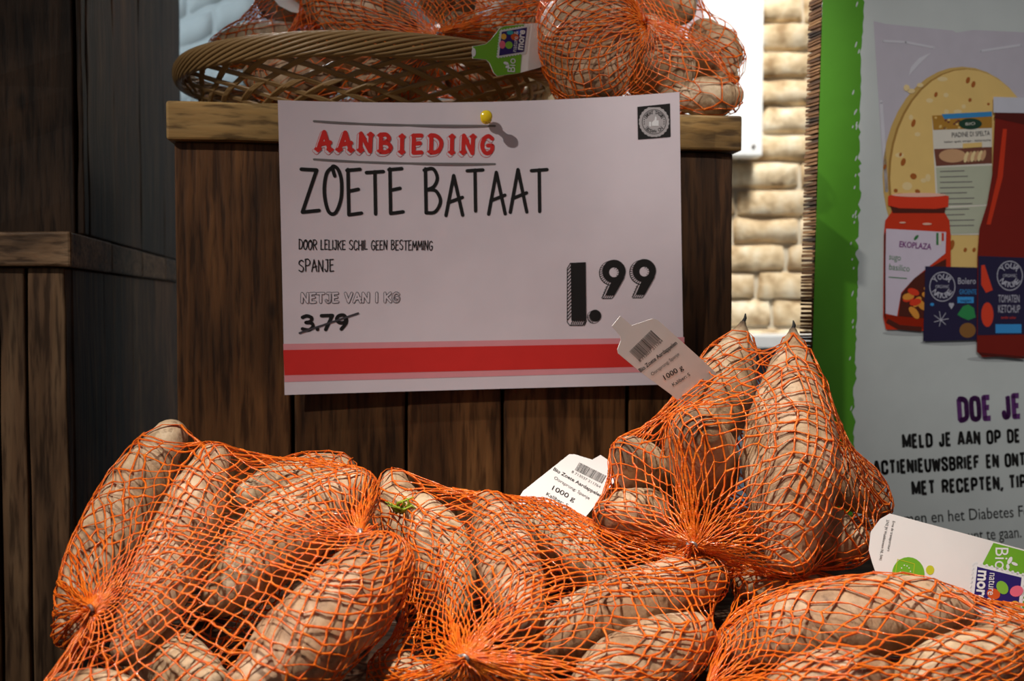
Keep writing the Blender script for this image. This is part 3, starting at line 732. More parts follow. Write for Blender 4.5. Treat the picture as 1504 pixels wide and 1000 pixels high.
# ---------------------------------------------------------------- nets
class SDF:
    def __init__(s, pots, lo, hi, h=.0028):
        s.lo = lo; s.h = h; s.n = np.ceil((hi - lo) / h).astype(int) + 2
        ax = [lo[k] + h * np.arange(s.n[k]) for k in range(3)]; s.g = np.full(tuple(s.n), .05, np.float32)
        for p in pots:
            for k in range(0, 12, 2):
                a, b = p.c[k], p.c[k + 2]; ra, rb = p.r[k], p.r[k + 2]; m = max(ra, rb) + .022
                i0 = [max(0, int((min(a[q], b[q]) - m - lo[q]) / h)) for q in range(3)]; i1 = [min(s.n[q], int((max(a[q], b[q]) + m - lo[q]) / h) + 2) for q in range(3)]
                if any(i1[q] <= i0[q] for q in range(3)): continue
                X = (ax[0][i0[0]:i1[0], None, None] - a[0]); Y = (ax[1][None, i0[1]:i1[1], None] - a[1]); Z = (ax[2][None, None, i0[2]:i1[2]] - a[2])
                d = b - a; dd = float(d @ d) + 1e-12
                t = np.clip((X * d[0] + Y * d[1] + Z * d[2]) / dd, 0, 1).astype(np.float32)
                v = np.sqrt((X - t * d[0]) ** 2 + (Y - t * d[1]) ** 2 + (Z - t * d[2]) ** 2) - (ra + (rb - ra) * t)
                sl = tuple(slice(i0[q], i1[q]) for q in range(3)); s.g[sl] = np.minimum(s.g[sl], v)
    def at(s, P):
        q = (P - s.lo) / s.h; q = np.clip(q, 0, s.n - 1.001); i = q.astype(int); f = q - i; g = s.g
        x, y, z = i[:, 0], i[:, 1], i[:, 2]; fx, fy, fz = f[:, 0], f[:, 1], f[:, 2]
        c = [[[g[x + a, y + b, z + e] for e in (0, 1)] for b in (0, 1)] for a in (0, 1)]
        L = lambda u, v, t: u + (v - u) * t
        c00, c01, c10, c11 = (L(c[0][0][0], c[1][0][0], fx), L(c[0][0][1], c[1][0][1], fx), L(c[0][1][0], c[1][1][0], fx), L(c[0][1][1], c[1][1][1], fx))
        v = L(L(c00, c10, fy), L(c01, c11, fy), fz)
        gx = L(L(c[1][0][0] - c[0][0][0], c[1][1][0] - c[0][1][0], fy), L(c[1][0][1] - c[0][0][1], c[1][1][1] - c[0][1][1], fy), fz)
        gy = L(c10 - c00, c11 - c01, fz); gz = L(L(c01, c11, fy) - L(c00, c10, fy), 0, 0)
        G = np.stack([gx, gy, gz], 1); G /= np.linalg.norm(G, axis=1)[:, None] + 1e-9
        return v, G
def net_bag(key, A, B, Mn, Nn, label, off=.0012, rad=.00044, e_mix=.8, iters=70, fric=.0, swell=.013, group='net bags of sweet potatoes'):
    """a diamond net pulled tight over the potatoes between the two gathered ends A and B"""
    pots = [p for p in POTS if p.bag == key]; allc = np.concatenate([p.c for p in pots]); allr = np.concatenate([p.r for p in pots])
    lo = (allc - allr[:, None]).min(0); hi = (allc + allr[:, None]).max(0); ctr = (lo + hi) / 2; E = (hi - lo) / 2 * 1.45 + .006
    A = np.array(A); B = np.array(B)
    sd = SDF(pots, np.minimum(ctr - E, np.minimum(A, B)) - .01, np.maximum(ctr + E, np.maximum(A, B)) + .01)
    dA, dB = nrm((A - ctr) / E), nrm((B - ctr) / E); e = (dA + dB) / 2 * e_mix; axz = nrm(dA - dB)
    axx = nrm(np.cross(axz, [.3, .9, .1])); axy = np.cross(axz, axx)
    I, J = np.meshgrid(np.arange(Nn + 1), np.arange(Mn), indexing='ij')
    th = np.pi * (I / Nn) * .94 + .03 * np.pi; ph = 2 * np.pi * (J + .5 * (I % 2)) / Mn
    D = (np.cos(th)[..., None] * axz + (np.sin(th) * np.cos(ph))[..., None] * axx + (np.sin(th) * np.sin(ph))[..., None] * axy)
    b = (D * e).sum(-1); t = -b + np.sqrt(b * b + 1 - e @ e); X = ctr + (e + t[..., None] * D) * E
    ring = .0016
    d1, d2 = nrm(A - ctr), nrm(B - ctr)
    for row, Q, dq in ((0, A, d1), (Nn, B, d2)):
        a1 = nrm(np.cross(dq, [.2, .3, .9])); a2 = np.cross(dq, a1); X[row] = Q + ring * (np.cos(ph[row])[:, None] * a1 + np.sin(ph[row])[:, None] * a2)
    q, pn, g = plane_solid(key)
    rs = np.random.default_rng(ord(key))
    # irregular tension: smooth noise over the net + per strand noise
    base = sum(rs.normal() * np.sin(I * rs.uniform(.05, .35) + J * 2 * np.pi / Mn * rs.integers(1, 6) + rs.uniform(0, 6)) for _ in range(6))
    w0 = np.exp(.22 * base + .55 * rs.normal(size=I.shape)); w1 = np.exp(.22 * base + .55 * rs.normal(size=I.shape))
    odd = (np.arange(Nn + 1) % 2 == 1)[:, None]
    def nb_down(Z):      # neighbours of row i in row i+1
        Zn = np.roll(Z, -1, 0)      # same j
        o = odd if Z.ndim == 2 else odd[..., None]
        return Zn, np.where(o, np.roll(Zn, -1, 1), np.roll(Zn, 1, 1))
    def nb_up(Z):
        Zn = np.roll(Z, 1, 0); o = odd if Z.ndim == 2 else odd[..., None]
        return Zn, np.where(o, np.roll(Zn, -1, 1), np.roll(Zn, 1, 1))
    u0 = np.roll(w0, 1, 0); u1 = np.roll(w1, 1, 0); u1 = np.where(odd, np.roll(u1, -1, 1), np.roll(u1, 1, 1))
    W = (w0 + w1 + u0 + u1)[..., None]; old = X.copy(); fixed = (I == 0) | (I == Nn)
    def collide(P):
        for _ in range(2):
            v, G = sd.at(P); m = v < off; P = P + np.where(m, off - v, 0)[:, None] * G
        h = (P - q) @ pn - .0012; P = P - np.where(h < 0, h, 0)[:, None] * pn
        if key in 'ABCD':
            h = -(P - CFY) @ ey - .003; P = P + np.where(h < 0, h, 0)[:, None] * ey
        return P
    # wrap the net around a swollen outline of the heap, let it even out, then let it shrink on and pull tight
    P = X.reshape(-1, 3).copy(); T0 = ctr + (P - ctr) * .25; L0 = np.linalg.norm(T0 - P, axis=1); Dr = (T0 - P) / (L0[:, None] + 1e-9); tr = np.zeros(len(P))
    for _ in range(70):
        v, G = sd.at(P + Dr * tr[:, None]); tr = np.minimum(tr + np.maximum(v - swell, 0) * .7, L0)
    P = P + Dr * tr[:, None]; X = np.where(fixed[..., None], X, P.reshape(X.shape)); old = X.copy()
    ev = 30; shr = 45
    for it in range(ev + shr + iters):
        cur = swell if it < ev else max(off, swell + (off - swell) * (it - ev) / shr); fr_ = .6 if it < ev else fric
        dn = nb_down(X); up = nb_up(X)
        lap = (w0[..., None] * dn[0] + w1[..., None] * dn[1] + u0[..., None] * up[0] + u1[..., None] * up[1]) / W - X
        N_ = X + .85 * lap + (.5 if it > ev and it < ev + shr + iters - 10 else 0) * (X - old)
        v, G = sd.at(X.reshape(-1, 3)); ct = (v < cur + .0008).reshape(I.shape)[..., None]; G = G.reshape(X.shape)
        mv = N_ - X; nr = (mv * G).sum(-1, keepdims=True) * G; N_ = np.where(ct, X + nr + (mv - nr) * fr_, N_)
        if it < ev + shr and it >= ev:      # the swollen outline shrinks: what touched it follows
            N_ = N_ - np.where(ct, ((swell - off) / shr), 0) * G
        N_ = np.where(fixed[..., None], X, N_)
        P = N_.reshape(-1, 3)
        for _ in range(2):
            v, G = sd.at(P); m = v < cur; P = P + np.where(m, cur - v, 0)[:, None] * G
        if it > ev: P = collide(P)
        P = np.where(fixed.reshape(-1)[:, None], N_.reshape(-1, 3), P)
        old = X; X = P.reshape(X.shape)
    # strands
    a = X[:-1]; ends = [nb_down(X)[0][:-1], nb_down(X)[1][:-1]]
    Aa = np.concatenate([a.reshape(-1, 3)] * 2); Bb = np.concatenate([e_.reshape(-1, 3) for e_ in ends])
    Mid = (Aa + Bb) / 2; ln = np.linalg.norm(Bb - Aa, axis=1); Mid = Mid + rs.normal(size=Mid.shape) * (ln * .045)[:, None]
    v, G = sd.at(Mid); m = v < off; Mid = Mid + np.where(m, off - v, 0)[:, None] * G
    Tn = Bb - Aa; Tn /= np.linalg.norm(Tn, axis=1)[:, None] + 1e-9
    nn = G - (G * Tn).sum(1)[:, None] * Tn; bad = np.linalg.norm(nn, axis=1) < .1; nn[bad] = np.cross(Tn[bad], [.3, .5, .8]); nn /= np.linalg.norm(nn, axis=1)[:, None] + 1e-9
    bt = np.cross(Tn, nn); tw = rs.normal(size=len(Aa)) * .6; n2 = nn * np.cos(tw)[:, None] + bt * np.sin(tw)[:, None]; b2 = np.cross(Tn, n2)
    thin = np.clip(ln / .004, .55, 1.0); rr = rad * rs.uniform(.8, 1.2, len(Aa)) * thin
    rows = []
    for Q, kf in ((Aa, 1.35), (Mid, .85), (Bb, 1.35)):
        for (sx, sy) in ((1, 0), (0, 1), (-1, 0), (0, -1)): rows.append(Q + b2 * (sx * rr * kf * 1.35)[:, None] + n2 * (sy * rr * kf * .7)[:, None])
    V = np.stack(rows, 1).reshape(-1, 3); k = np.arange(len(Aa))[:, None] * 12
    fl = []
    for st in (0, 4):
        for s in range(4): fl.append(np.concatenate([k + st + s, k + st + (s + 1) % 4, k + st + 4 + (s + 1) % 4, k + st + 4 + s], 1))
    Fc = np.concatenate(fl)
    bag = thing('net_bag', [ctr[0], ctr[1], lo[2]], label, 'net bag', group)
    build('netting', V, Fc, M['net'], bag, True)
    for Q, dq in ((A, d1), (B, d2)):
        # tail of gathered strands beyond the clip
        paths = []; 
        for _ in range(26):
            s_ = nrm(dq + rs.normal(size=3) * .35) * rs.uniform(.006, .012)
            paths.append([Q - dq * .004, Q + dq * .001 + rs.normal(size=3) * .0006, Q + s_ * .6, Q + s_])
        V, Fc = tubes(paths, [.0004] * len(paths), 4); build('gathered_end', V, Fc, M['net'], bag, True)
        a1 = nrm(np.cross(dq, [.2, .3, .9])); a2 = np.cross(dq, a1); cir = [Q + dq * .0006 + .0021 * (math.cos(x) * a1 + math.sin(x) * a2) for x in np.linspace(0, 6.4, 15)]
        bar = [cir[0] - a2 * .002 + dq * .001, cir[0] + a2 * .004 + dq * .001]
        V, Fc = tubes([cir, bar], [.0009, .0013], 6); build('clip', V, Fc, M['pinky'] if key == 'A' and Q is A else M['clip'], bag, True)
    return bag
M['sprout'] = flat_mat('fresh_green_sprout', lin(150, 170, 50), .5)
q0 = at(590, 752, .575); paths = [[q0 + np.array([random.uniform(-.003, .003), -.004, 0]), q0 + np.array([random.uniform(-.006, .006), -.008, random.uniform(.002, .007)]), q0 + np.array([random.uniform(-.010, .012), -.010, random.uniform(.004, .012)])] for _ in range(9)]
V, Fc = tubes([np.array(p) for p in paths], [[.0006, .0011, .0003]] * 9, 5); tag(build('leafy_sprout', V, Fc, M['sprout'], None, True), 'tiny yellow-green leafy sprout caught at the left top of the middle bag', 'sprout')
GL = 'net bags on the sloping shelf'; GU = 'net bags on top of the crate'
bagA = net_bag('A', at(135, 895, .468), at(528, 784, .508), 52, 52, 'leftmost orange net bag of sweet potatoes, with two gathered ends showing', group=GL, e_mix=.4)
bagB = net_bag('B', at(682, 968, .448), at(800, 730, .66), 52, 52, 'middle orange net bag with a starburst knot at its front and a bright white label', group=GL)
bagC = net_bag('C', at(1018, 800, .545), at(1200, 800, .68), 50, 52, 'upright orange net bag at the right, with two pointed tips sticking out on top', group=GL)
bagD = net_bag('D', at(1620, 1000, .50), at(1040, 1010, .475), 48, 50, 'orange net bag at the bottom right corner with a branded white and green label', group=GL)
bagG = net_bag('G', at(475, 60, 1.03), at(525, -10, 1.0), 44, 40, 'back-lit orange net bag at the left end of the wicker basket', group=GU)
bagH = net_bag('H', at(645, 52, .80), at(600, -90, .93), 52, 48, 'dim orange net bag with a grey clip in the middle of the wicker basket', group=GU)
bagI = net_bag('I', at(948, 34, .79), at(830, 150, .87), 44, 42, 'glowing orange net bag on the right corner of the tall crate', group=GU)

# ---------------------------------------------------------------- wicker basket
M['wicker'] = flat_mat('honey_wicker', lin(150, 118, 76), .38, .5)
BC = np.array([-.130, .905]); ZB = ZT + .002; HB = .052
bk = thing('wicker_basket', (BC[0], BC[1], ZT), 'wide oval wicker basket with a twisted rim and lattice sides on the tall crate', 'basket')
def wall_pt(th, s, out=0.):
    g = s ** .8; a = .112 + .050 * g + out; b_ = .088 + .046 * g + out
    return np.array([BC[0] + a * math.cos(th), BC[1] + b_ * math.sin(th), ZB + HB * s])
NG = 26
for fam in (-1, 1):
    for k in range(NG):
        th0 = 2 * math.pi * k / NG; paths = []
        for j in (-1, 0, 1):
            pts = []
            for i in range(17):
                s_ = i / 16; th = th0 + fam * (s_ - .5) * 1.15 + j * .021; wv = math.sin(s_ * math.pi * 5 + (0 if fam > 0 else math.pi)) * .0014
                pts.append(wall_pt(th, s_, wv))
            paths.append(pts)
        V, Fc = tubes(paths, [.00125] * 3, 5); build('wicker_strand', V, Fc, M['wicker'], bk, True)
paths = []
for k in range(14):
    pts = []
    for i in range(241):
        th = 2 * math.pi * i / 240; ph = th * 5 + 2 * math.pi * k / 14; c = wall_pt(th, 1.0, .002); rad_ = nrm([math.cos(th), math.sin(th), 0])
        pts.append(c + rad_ * .0042 * math.cos(ph) + np.array([0, 0, .0085 * math.sin(ph) + .001]))
    paths.append(pts)
V, Fc = tubes(paths, [.0016] * 14, 5); build('rim', V, Fc, M['wicker'], bk, True)
paths = []
for z_ in (0, .06, .12):
    for q_ in range(1): paths.append([wall_pt(2 * math.pi * i / 96, z_, .0016) for i in range(97)])
V, Fc = tubes(paths, [.002] * 3, 5); build('base_ring', V, Fc, M['wicker'], bk, True)
paths = [[(BC[0] + x, BC[1] - .088 * math.sqrt(max(0, 1 - (x / .112) ** 2)), ZB + .0015), (BC[0] + x, BC[1] + .088 * math.sqrt(max(0, 1 - (x / .112) ** 2)), ZB + .0015)] for x in np.arange(-.10, .101, .0058)]
V, Fc = tubes([np.array(p) for p in paths], [.0015] * len(paths), 4); o = build('base_weave', V, Fc, M['wicker'], bk, True)

# ---------------------------------------------------------------- price sign
nf = -ey      # outwards from the crate front
so = cf.P(0, -.0085, 0); pin_px = (714, 176)
_s0 = Sheet(so, ex, (0, 0, 1), nf); pu = _s0.uv(*pin_px)[0]; vb = _s0.uv(700, 573)[1]; vt = _s0.uv(700, 158)[1]
def sign_bend(u, v):
    t = min(max((v - vb) / (vt - vb), 0), 1.1); x = (u - pu) / .15
    return .023 * x * x * (.12 + .88 * t ** 1.3) + .0006
sg = Sheet(so, ex, (0, 0, 1), nf, sign_bend)
sign = thing('price_sign', sg.P(pu, vb), 'white paper price sign in black handwriting with a red stripe, pinned to the tall crate', 'sign')
c4 = [sg.uv(*p) for p in ((418, 580), (1005, 564), (998, 135), (408, 147))]
V = []; Fc = []; nx, nz = 30, 20
for lay, lift in ((0, 0), (1, -.0003)):
    for j in range(nz + 1):
        for i in range(nx + 1):
            a, b_ = i / nx, j / nz; q = (c4[0] * (1 - a) + c4[1] * a) * (1 - b_) + (c4[3] * (1 - a) + c4[2] * a) * b_; V.append(sg.P(q[0], q[1], lift))
    o_ = lay * (nx + 1) * (nz + 1)
    for j in range(nz):
        for i in range(nx): a = o_ + j * (nx + 1) + i; f = (a, a + 1, a + nx + 2, a + nx + 1); Fc.append(f if lay == 0 else f[::-1])
build('paper_sheet', V, Fc, M['paper'], sign, True)
M['red'] = flat_mat('red_print', lin(214, 48, 44), .55); M['pinkband'] = flat_mat('pale_red_print', lin(226, 150, 158), .55)
M['greyline'] = flat_mat('grey_print', lin(118, 112, 112), .6); M['silver'] = flat_mat('light_grey_print', lin(176, 170, 172), .6)
pr = Print(sg, sign); K = M['ink']
pr.strip([(416, 505), (1005, 495)], [(418, 561), (1005, 545)], 'pale_stripe', M['pinkband'], 1, 30)
pr.strip([(416, 514), (1005, 503)], [(418, 551), (1005, 537)], 'red_stripe', M['red'], 2, 30)
for yy_ in (((461, 178), (530, 182), (600, 184), (727, 185)), ((461, 234), (530, 238), (600, 240), (727, 241))):
    pr.line(yy_, 3.2, 'rule', M['greyline'], 1)
HP = ((467, 221), (723, 225), 27); kw = dict(gap=.42, iw=.22)
pr.hand('AANBIEDING', *HP, .30, 'heading_outline', M['red'], 1, .05, (-.008, -.10), .12, **kw)
pr.hand('AANBIEDING', *HP, .24, 'heading_gap', M['paper'], 2, .05, (-.008, -.10), .12, **kw)
pr.hand('AANBIEDING', *HP, .24, 'heading', M['red'], 3, .05, (0, 0), .12, **kw)
pr.hand('ZOETE', (443, 316), (592, 312), 66, .082, 'product_name', K, 2, .10)
pr.hand('BATAAT', (624, 314), (804, 311), 62, .085, 'product_name', K, 2, .10)
pr.hand('DOOR LELIJKE SCHIL GEEN BESTEMMING', (439, 366), (635, 367), 14, .105, 'small_print', K, 2, .08)
pr.hand('SPANJE', (439, 399), (490, 398), 17, .10, 'small_print', K, 2, .08)
pr.hand('NETJE VAN I KG', (443, 444), (586, 443), 13, .34, 'weight_outline', M['dkgrey'], 2)
pr.hand('NETJE VAN I KG', (443, 444), (586, 443), 13, .21, 'weight_gap', M['paper'], 3)
pr.hand('3.79', (444, 485), (510, 483), 21, .25, 'old_price', K, 2)
pr.line([(440, 489), (526, 460)], 3, 'strike_line', M['dkgrey'], 3)
# 1.99 with hatched sides
pr.poly([(838, 386), (860, 385), (861, 471), (839, 471)][::-1], 'price', K, 4)
pr.line([(838, 386), (833, 394), (833, 473), (837, 478), (856, 478), (861, 471)], 1.1, 'price', K, 2)
for k in range(15): y = 393 + k * 5.2; pr.line([(833.5, y + 4), (838.5, y - 2)], 1.2, 'price', K, 2)
for k in range(8): x = 838 + k * 2.9; pr.line([(x, 478), (x + 3, 471)], 1.2, 'price', K, 2)
def disc(x, y, r, m_, ly): pr.blob(x, y, r, r, 'price', m_, ly, 28)
disc(872.0, 465.5, 9.8, K, 1); disc(872.3, 465.2, 9.1, M['paper'], 2); disc(874, 463.5, 8.8, K, 4)
for k in range(6): a = 1.8 + k * .32; pr.line([(872 + 6 * math.cos(a), 465 + 6 * math.sin(a)), (872 + 9.5 * math.cos(a), 465.3 + 9.5 * math.sin(a))], 1.1, 'price', K, 3)
for dx, dy in ((0, 0), (44.5, -1)):
    tail = [(917.5, 407), (902, 434), (888.5, 434), (896.5, 416)]
    sh_ = lambda P_, a, b_: [(p[0] + a + dx, p[1] + b_ + dy) for p in P_]
    disc(898 + dx, 401 + dy, 18.4, K, 1); pr.poly(sh_(tail, -4.2, 5.2)[::-1], 'price', K, 1)
    disc(898.3 + dx, 400.6 + dy, 17.4, M['paper'], 2); pr.poly(sh_(tail, -3.2, 4.0)[::-1], 'price', M['paper'], 2)
    for k in range(12): a = 1.7 + k * .19; pr.line([(900 + dx + 14 * math.cos(a), 400 + dy + 14 * math.sin(a)), (898.3 + dx + 17.8 * math.cos(a), 401 + dy + 17.8 * math.sin(a))], 1.2, 'price', K, 3)
    for k in range(5): pr.line([(893.5 + dx - k * 1.7, 419 + dy + k * 3.6), (889.5 + dx - k * 1.5, 422 + dy + k * 3.8)], 1.1, 'price', K, 3)
    for k in range(5): pr.line([(890 + dx + k * 3, 433 + dy), (886.5 + dx + k * 3, 438 + dy)], 1.1, 'price', K, 3)
    disc(901.5 + dx, 398.5 + dy, 17.2, K, 4); pr.poly(sh_(tail, 0, 0)[::-1], 'price', K, 4)
    disc(901.5 + dx, 400 + dy, 7.0, M['paper'], 5)
    for k in range(5): a = -1.3 + k * .5; pr.line([(900.6 + dx + 5.6 * math.cos(a), 400.4 + dy + 5.6 * math.sin(a)), (901.5 + dx + 7.2 * math.cos(a), 400 + dy + 7.2 * math.sin(a))], .8, 'price', K, 6)
# round stamp on a black square
pr.poly([(936, 157), (984, 152), (985, 201), (937, 205)][::-1], 'stamp', K, 2)
cx, cy = 960.5, 179
pr.blob(cx, cy, 21.5, 22, 'stamp_seal', M['silver'], 3, 48, 0, .05)
ring = [(cx + 17.6 * math.cos(a), cy + 18 * math.sin(a)) for a in np.linspace(0, 2 * math.pi, 33)]; pr.line(ring, .8, 'stamp_text', K, 4, False)
def arc_text(t, r, a0, a1, h, P_, nm, m_, ly, cx_=None, cy_=None, wch=.42):
    for k, ch in enumerate(t):
        if ch == ' ': continue
        a = a0 + (a1 - a0) * k / (len(t) - 1); x, y = cx_ + r * math.cos(a), cy_ + r * math.sin(a); tx, ty = -math.sin(a), math.cos(a); 
        if a1 < a0: tx, ty = -tx, -ty
        P_.type(ch, (x - tx * h * wch, y - ty * h * wch), (x + tx * h * wch, y + ty * h * wch), h, nm, m_, ly, .02)
arc_text('GREAT TASTE', 11.5, -2.62, -.52, 5, pr, 'stamp_text', K, 4, cx, cy)
arc_text('NO WASTE', 11.5, .75, 2.40, 5, pr, 'stamp_text', K, 4, cx, cy)
for sx in (-1, 1):
    for dy in (-3.2, 0, 3.2): pr.blob(cx + sx * 14.5, cy + dy, .9, .9, 'stamp_text', K, 4, 6)
pr.poly([(957, 185), (957, 180), (961, 176), (962, 171), (964, 172), (964, 177), (967, 177), (967, 185)][::-1], 'stamp_thumb', M['white'], 5)
pr.poly([(953, 186), (953, 179), (956, 179), (956, 186)][::-1], 'stamp_thumb', M['white'], 5)
pr.finish()
# push pin
M['yellow'] = flat_mat('yellow_plastic', lin(248, 214, 30), .18, .6)
pc = sg.uv(*pin_px); base = sg.P(pc[0], pc[1], 0); axd = nrm(nf + np.array([-.10, 0, -.02]))
pin = thing('push_pin', base, 'yellow push pin holding the price sign to the crate', 'push pin')
def lathe(name, o_, ax_, prof, m_, par, ns=20):
    a1 = nrm(np.cross(ax_, [.1, .2, .95])); a2 = np.cross(ax_, a1); V = []; Fc = []
    for h, r in prof:
        for s in range(ns): a = 2 * math.pi * s / ns; V.append(o_ + ax_ * h + r * (math.cos(a) * a1 + math.sin(a) * a2))
    for k in range(len(prof) - 1):
        for s in range(ns): s2 = (s + 1) % ns; Fc.append((k * ns + s, k * ns + s2, (k + 1) * ns + s2, (k + 1) * ns + s))
    return build(name, V, Fc, m_, par, True)
lathe('pin_head', base, axd, [(.005, 0), (.005, .0036), (.0058, .0042), (.0068, .0038), (.0075, .0024), (.011, .0021), (.0135, .0027), (.0145, .0042), (.0158, .0044), (.0168, .0036), (.017, 0)], M['yellow'], pin)
lathe('needle', base, axd, [(-.011, .0001), (-.008, .0005), (.006, .0005)], M['clip'], pin, 8)

# ---------------------------------------------------------------- label tags of the bags
M['tgreen'] = flat_mat('leaf_green_print', lin(112, 172, 44), .45); M['tdgreen'] = flat_mat('dark_green_print', lin(70, 140, 60), .45)
M['lime'] = flat_mat('lime_print', lin(196, 196, 48), .45); M['navy'] = flat_mat('navy_print', lin(44, 30, 104), .45)
PET = [flat_mat(n_ + '_print', lin(*c), .45) for n_, c in (('petal_green', (128, 180, 60)), ('petal_rust', (200, 84, 34)), ('petal_pink', (226, 104, 128)), ('petal_yellow', (226, 172, 60)), ('petal_teal', (50, 168, 178)), ('petal_blue', (34, 78, 190)))]
def make_tag(bag, P1, P2, P3, outline, label, th=.0004):
    a, b_, c = at(*P1), at(*P2), at(*P3); exx = nrm(b_ - a); n = nrm(np.cross(b_ - a, c - a))
    if np.dot(n, a - EYE) > 0: n = -n
    eyy = np.cross(n, exx); sh_ = Sheet(a, exx, eyy, n)
    uvp = [sh_.uv(*p) for p in outline]; area = sum(uvp[i][0] * uvp[(i + 1) % len(uvp)][1] - uvp[(i + 1) % len(uvp)][0] * uvp[i][1] for i in range(len(uvp)))
    if area < 0: uvp = uvp[::-1]
    k = len(uvp); V = [sh_.P(u, v) for u, v in uvp] + [sh_.P(u, v, -th) for u, v in uvp]
    Fc = [tuple(range(k)), tuple(range(2 * k - 1, k - 1, -1))] + [(i, i + k, (i + 1) % k + k, (i + 1) % k) for i in range(k)]
    o = build('label_tag', V, Fc, M['tagpaper'], bag); o['label'] = label
    return Print(sh_, o)
def barcode(P_, a, b_, bar):
    rnd = random.Random(4); x = 0; a = np.array(a); b_ = np.array(b_); bar = np.array(bar)
    while x < 1:
        wd_ = rnd.choice((.008, .012, .022)); p = a + (b_ - a) * x; q = a + (b_ - a) * min(1, x + wd_)
        P_.poly([tuple(p), tuple(q), tuple(q + bar), tuple(p + bar)], 'barcode', K, 1); x += wd_ + rnd.choice((.008, .012, .018))
def info(P_, bc, rows):
    barcode(P_, *bc)
    for (t, p0, p1, h, bold) in rows: P_.type(t, p0, p1, h, 'printed_text', K, 1, bold)
T = make_tag(bagC, (930, 500, .600), (1010, 560, .625), (965, 480, .608),
    [(899, 479), (911, 464), (928, 478), (958, 468), (964, 469), (971, 474), (1033, 530), (1052, 548), (1006, 596), (984, 578), (938, 544), (908, 519), (907, 513), (912, 500), (911, 493)], 'cream card label with a barcode, sticking up in front of the price sign')
info(T, ((924, 516), (956, 484.5), (14.5, 13.5)), [('8 713037 211764', (940, 532), (974, 501), 4.2, 0), ('Bio Zoete Aardappelen', (941, 547), (995, 505), 6.3, .02), ('Oorsprong: Spanje', (958, 552), (998, 521), 5, 0), ('1000 g', (977, 558), (1004, 541.5), 7.5, .01), ('Kaliber: S', (989, 567.5), (1014, 551), 5, .01)])
T.finish()
T = make_tag(bagB, (812, 690, .640), (880, 722, .640), (818, 745, .612),
    [(836, 667), (844, 667), (870, 675), (882, 668), (897, 678), (892, 692), (906, 703), (856, 764), (845, 776), (758, 738), (768, 721)], 'bright white card label with a barcode, lying on top of the net')
info(T, ((851, 679), (891, 699), (-7, 11.5)), [('8 713037 211764', (839, 694), (881, 717), 3.6, 0), ('Bio Zoete Aardappelen', (812, 690.5), (883, 731), 5, .02), ('Oorsprong: Spanje', (813, 703), (865, 734), 4.4, 0), ('1000 g', (810, 719), (843, 737), 7, .01), ('Kaliber: S', (801.5, 727), (833, 745), 5, .01)])
T.finish()
def brand_stamp(P_, c, perf, lay=2):
    """navy square with petals in a white perforated border; c = TL, TR, BR, BL pixels"""
    c = [np.array(p, float) for p in c]; m_ = sum(c) / 4; big = [m_ + (p - m_) * perf for p in c]
    P_.poly([tuple(p) for p in big], 'stamp', M['white'], lay)
    for i in range(4):
        a, b_ = big[i], big[(i + 1) % 4]
        for k in range(10): q = a + (b_ - a) * (k + .5) / 10; r = np.linalg.norm(b_ - a) * .03; P_.blob(q[0], q[1], r, r, 'stamp', M['white'], lay, 8)
    P_.poly([tuple(p) for p in c], 'stamp_square', M['navy'], lay + 1)
    return lambda s_, t_: tuple((c[0] * (1 - s_) + c[1] * s_) * (1 - t_) + (c[3] * (1 - s_) + c[2] * s_) * t_)
T = make_tag(bagD, (1300, 790, .552), (1440, 825, .545), (1300, 840, .548),
    [(1307, 754), (1504, 807), (1556, 821), (1556, 928), (1504, 916), (1440, 899), (1390, 884), (1310, 862), (1288, 846), (1281, 826), (1276, 808), (1279, 781), (1293, 762)], 'long white card label with a green end and a navy stamp, lying over the front right bag')
T.poly([(1459, 797), (1504, 809), (1553, 822), (1553, 926), (1504, 914), (1450, 900), (1440, 860), (1443, 828)], 'green_end', M['tgreen'], 1)
T.blob(1334, 843, 24, 25, 'leaf_print', M['tgreen'], 1, 24); T.blob(1366, 837, 6.2, 7, 'drop_print', M['lime'], 1, 14)
T.line([(1318, 821), (1343, 828), (1340, 856), (1314, 849), (1318, 821)], .8, 'leaf_emblem', M['lime'], 2)
for k in range(10): T.blob((1322, 1322, 1324, 1328, 1332, 1335, 1337, 1338, 1334, 1328)[k], (846, 840, 834, 830, 831, 834, 839, 845, 849, 850)[k], 1, 1, 'leaf_emblem', M['white'], 2, 6)
B_ = brand_stamp(T, [(1435, 832), (1500, 848), (1494, 904), (1429, 887)], 1.17)
for (s_, t_, rx, ry, rot, m_) in ((.60, .38, 8, 10.5, -.6, 0), (.42, .60, 10, 8, .3, 1), (.92, .38, 10, 8, -.3, 2), (.93, .76, 8, 7, .5, 3), (.74, .92, 9, 6.5, .2, 4), (.44, .88, 10, 7, -.2, 5)):
    q = B_(s_, t_); T.blob(q[0], q[1], rx, ry, 'petal', PET[m_], 4, 16, rot)
T.type('more', (1436, 837), (1432, 883), 18, 'brand_text', M['white'], 5, .03); T.type('nature &', (1453, 841), (1449, 885), 11, 'brand_text', M['white'], 5)
T.type('Bio', (1462, 804), (1461, 836), 19, 'organic_text', M['white'], 2)
T.blob(1483, 823, 3, 6, 'organic_text', M['white'], 2, 12, .5); T.blob(1490, 828, 5, 2.2, 'organic_text', M['white'], 2, 12, .4); T.blob(1480, 832, 2.5, 4, 'organic_text', M['white'], 2, 12, -.2)
T.type('Erna de transporteurs', (1311, 765), (1303, 809), 4, 'printed_text', K, 1); T.type('2742 JH Waddinxveen NL 5441', (1302, 763), (1291, 822), 4, 'printed_text', K, 1)
T.finish()
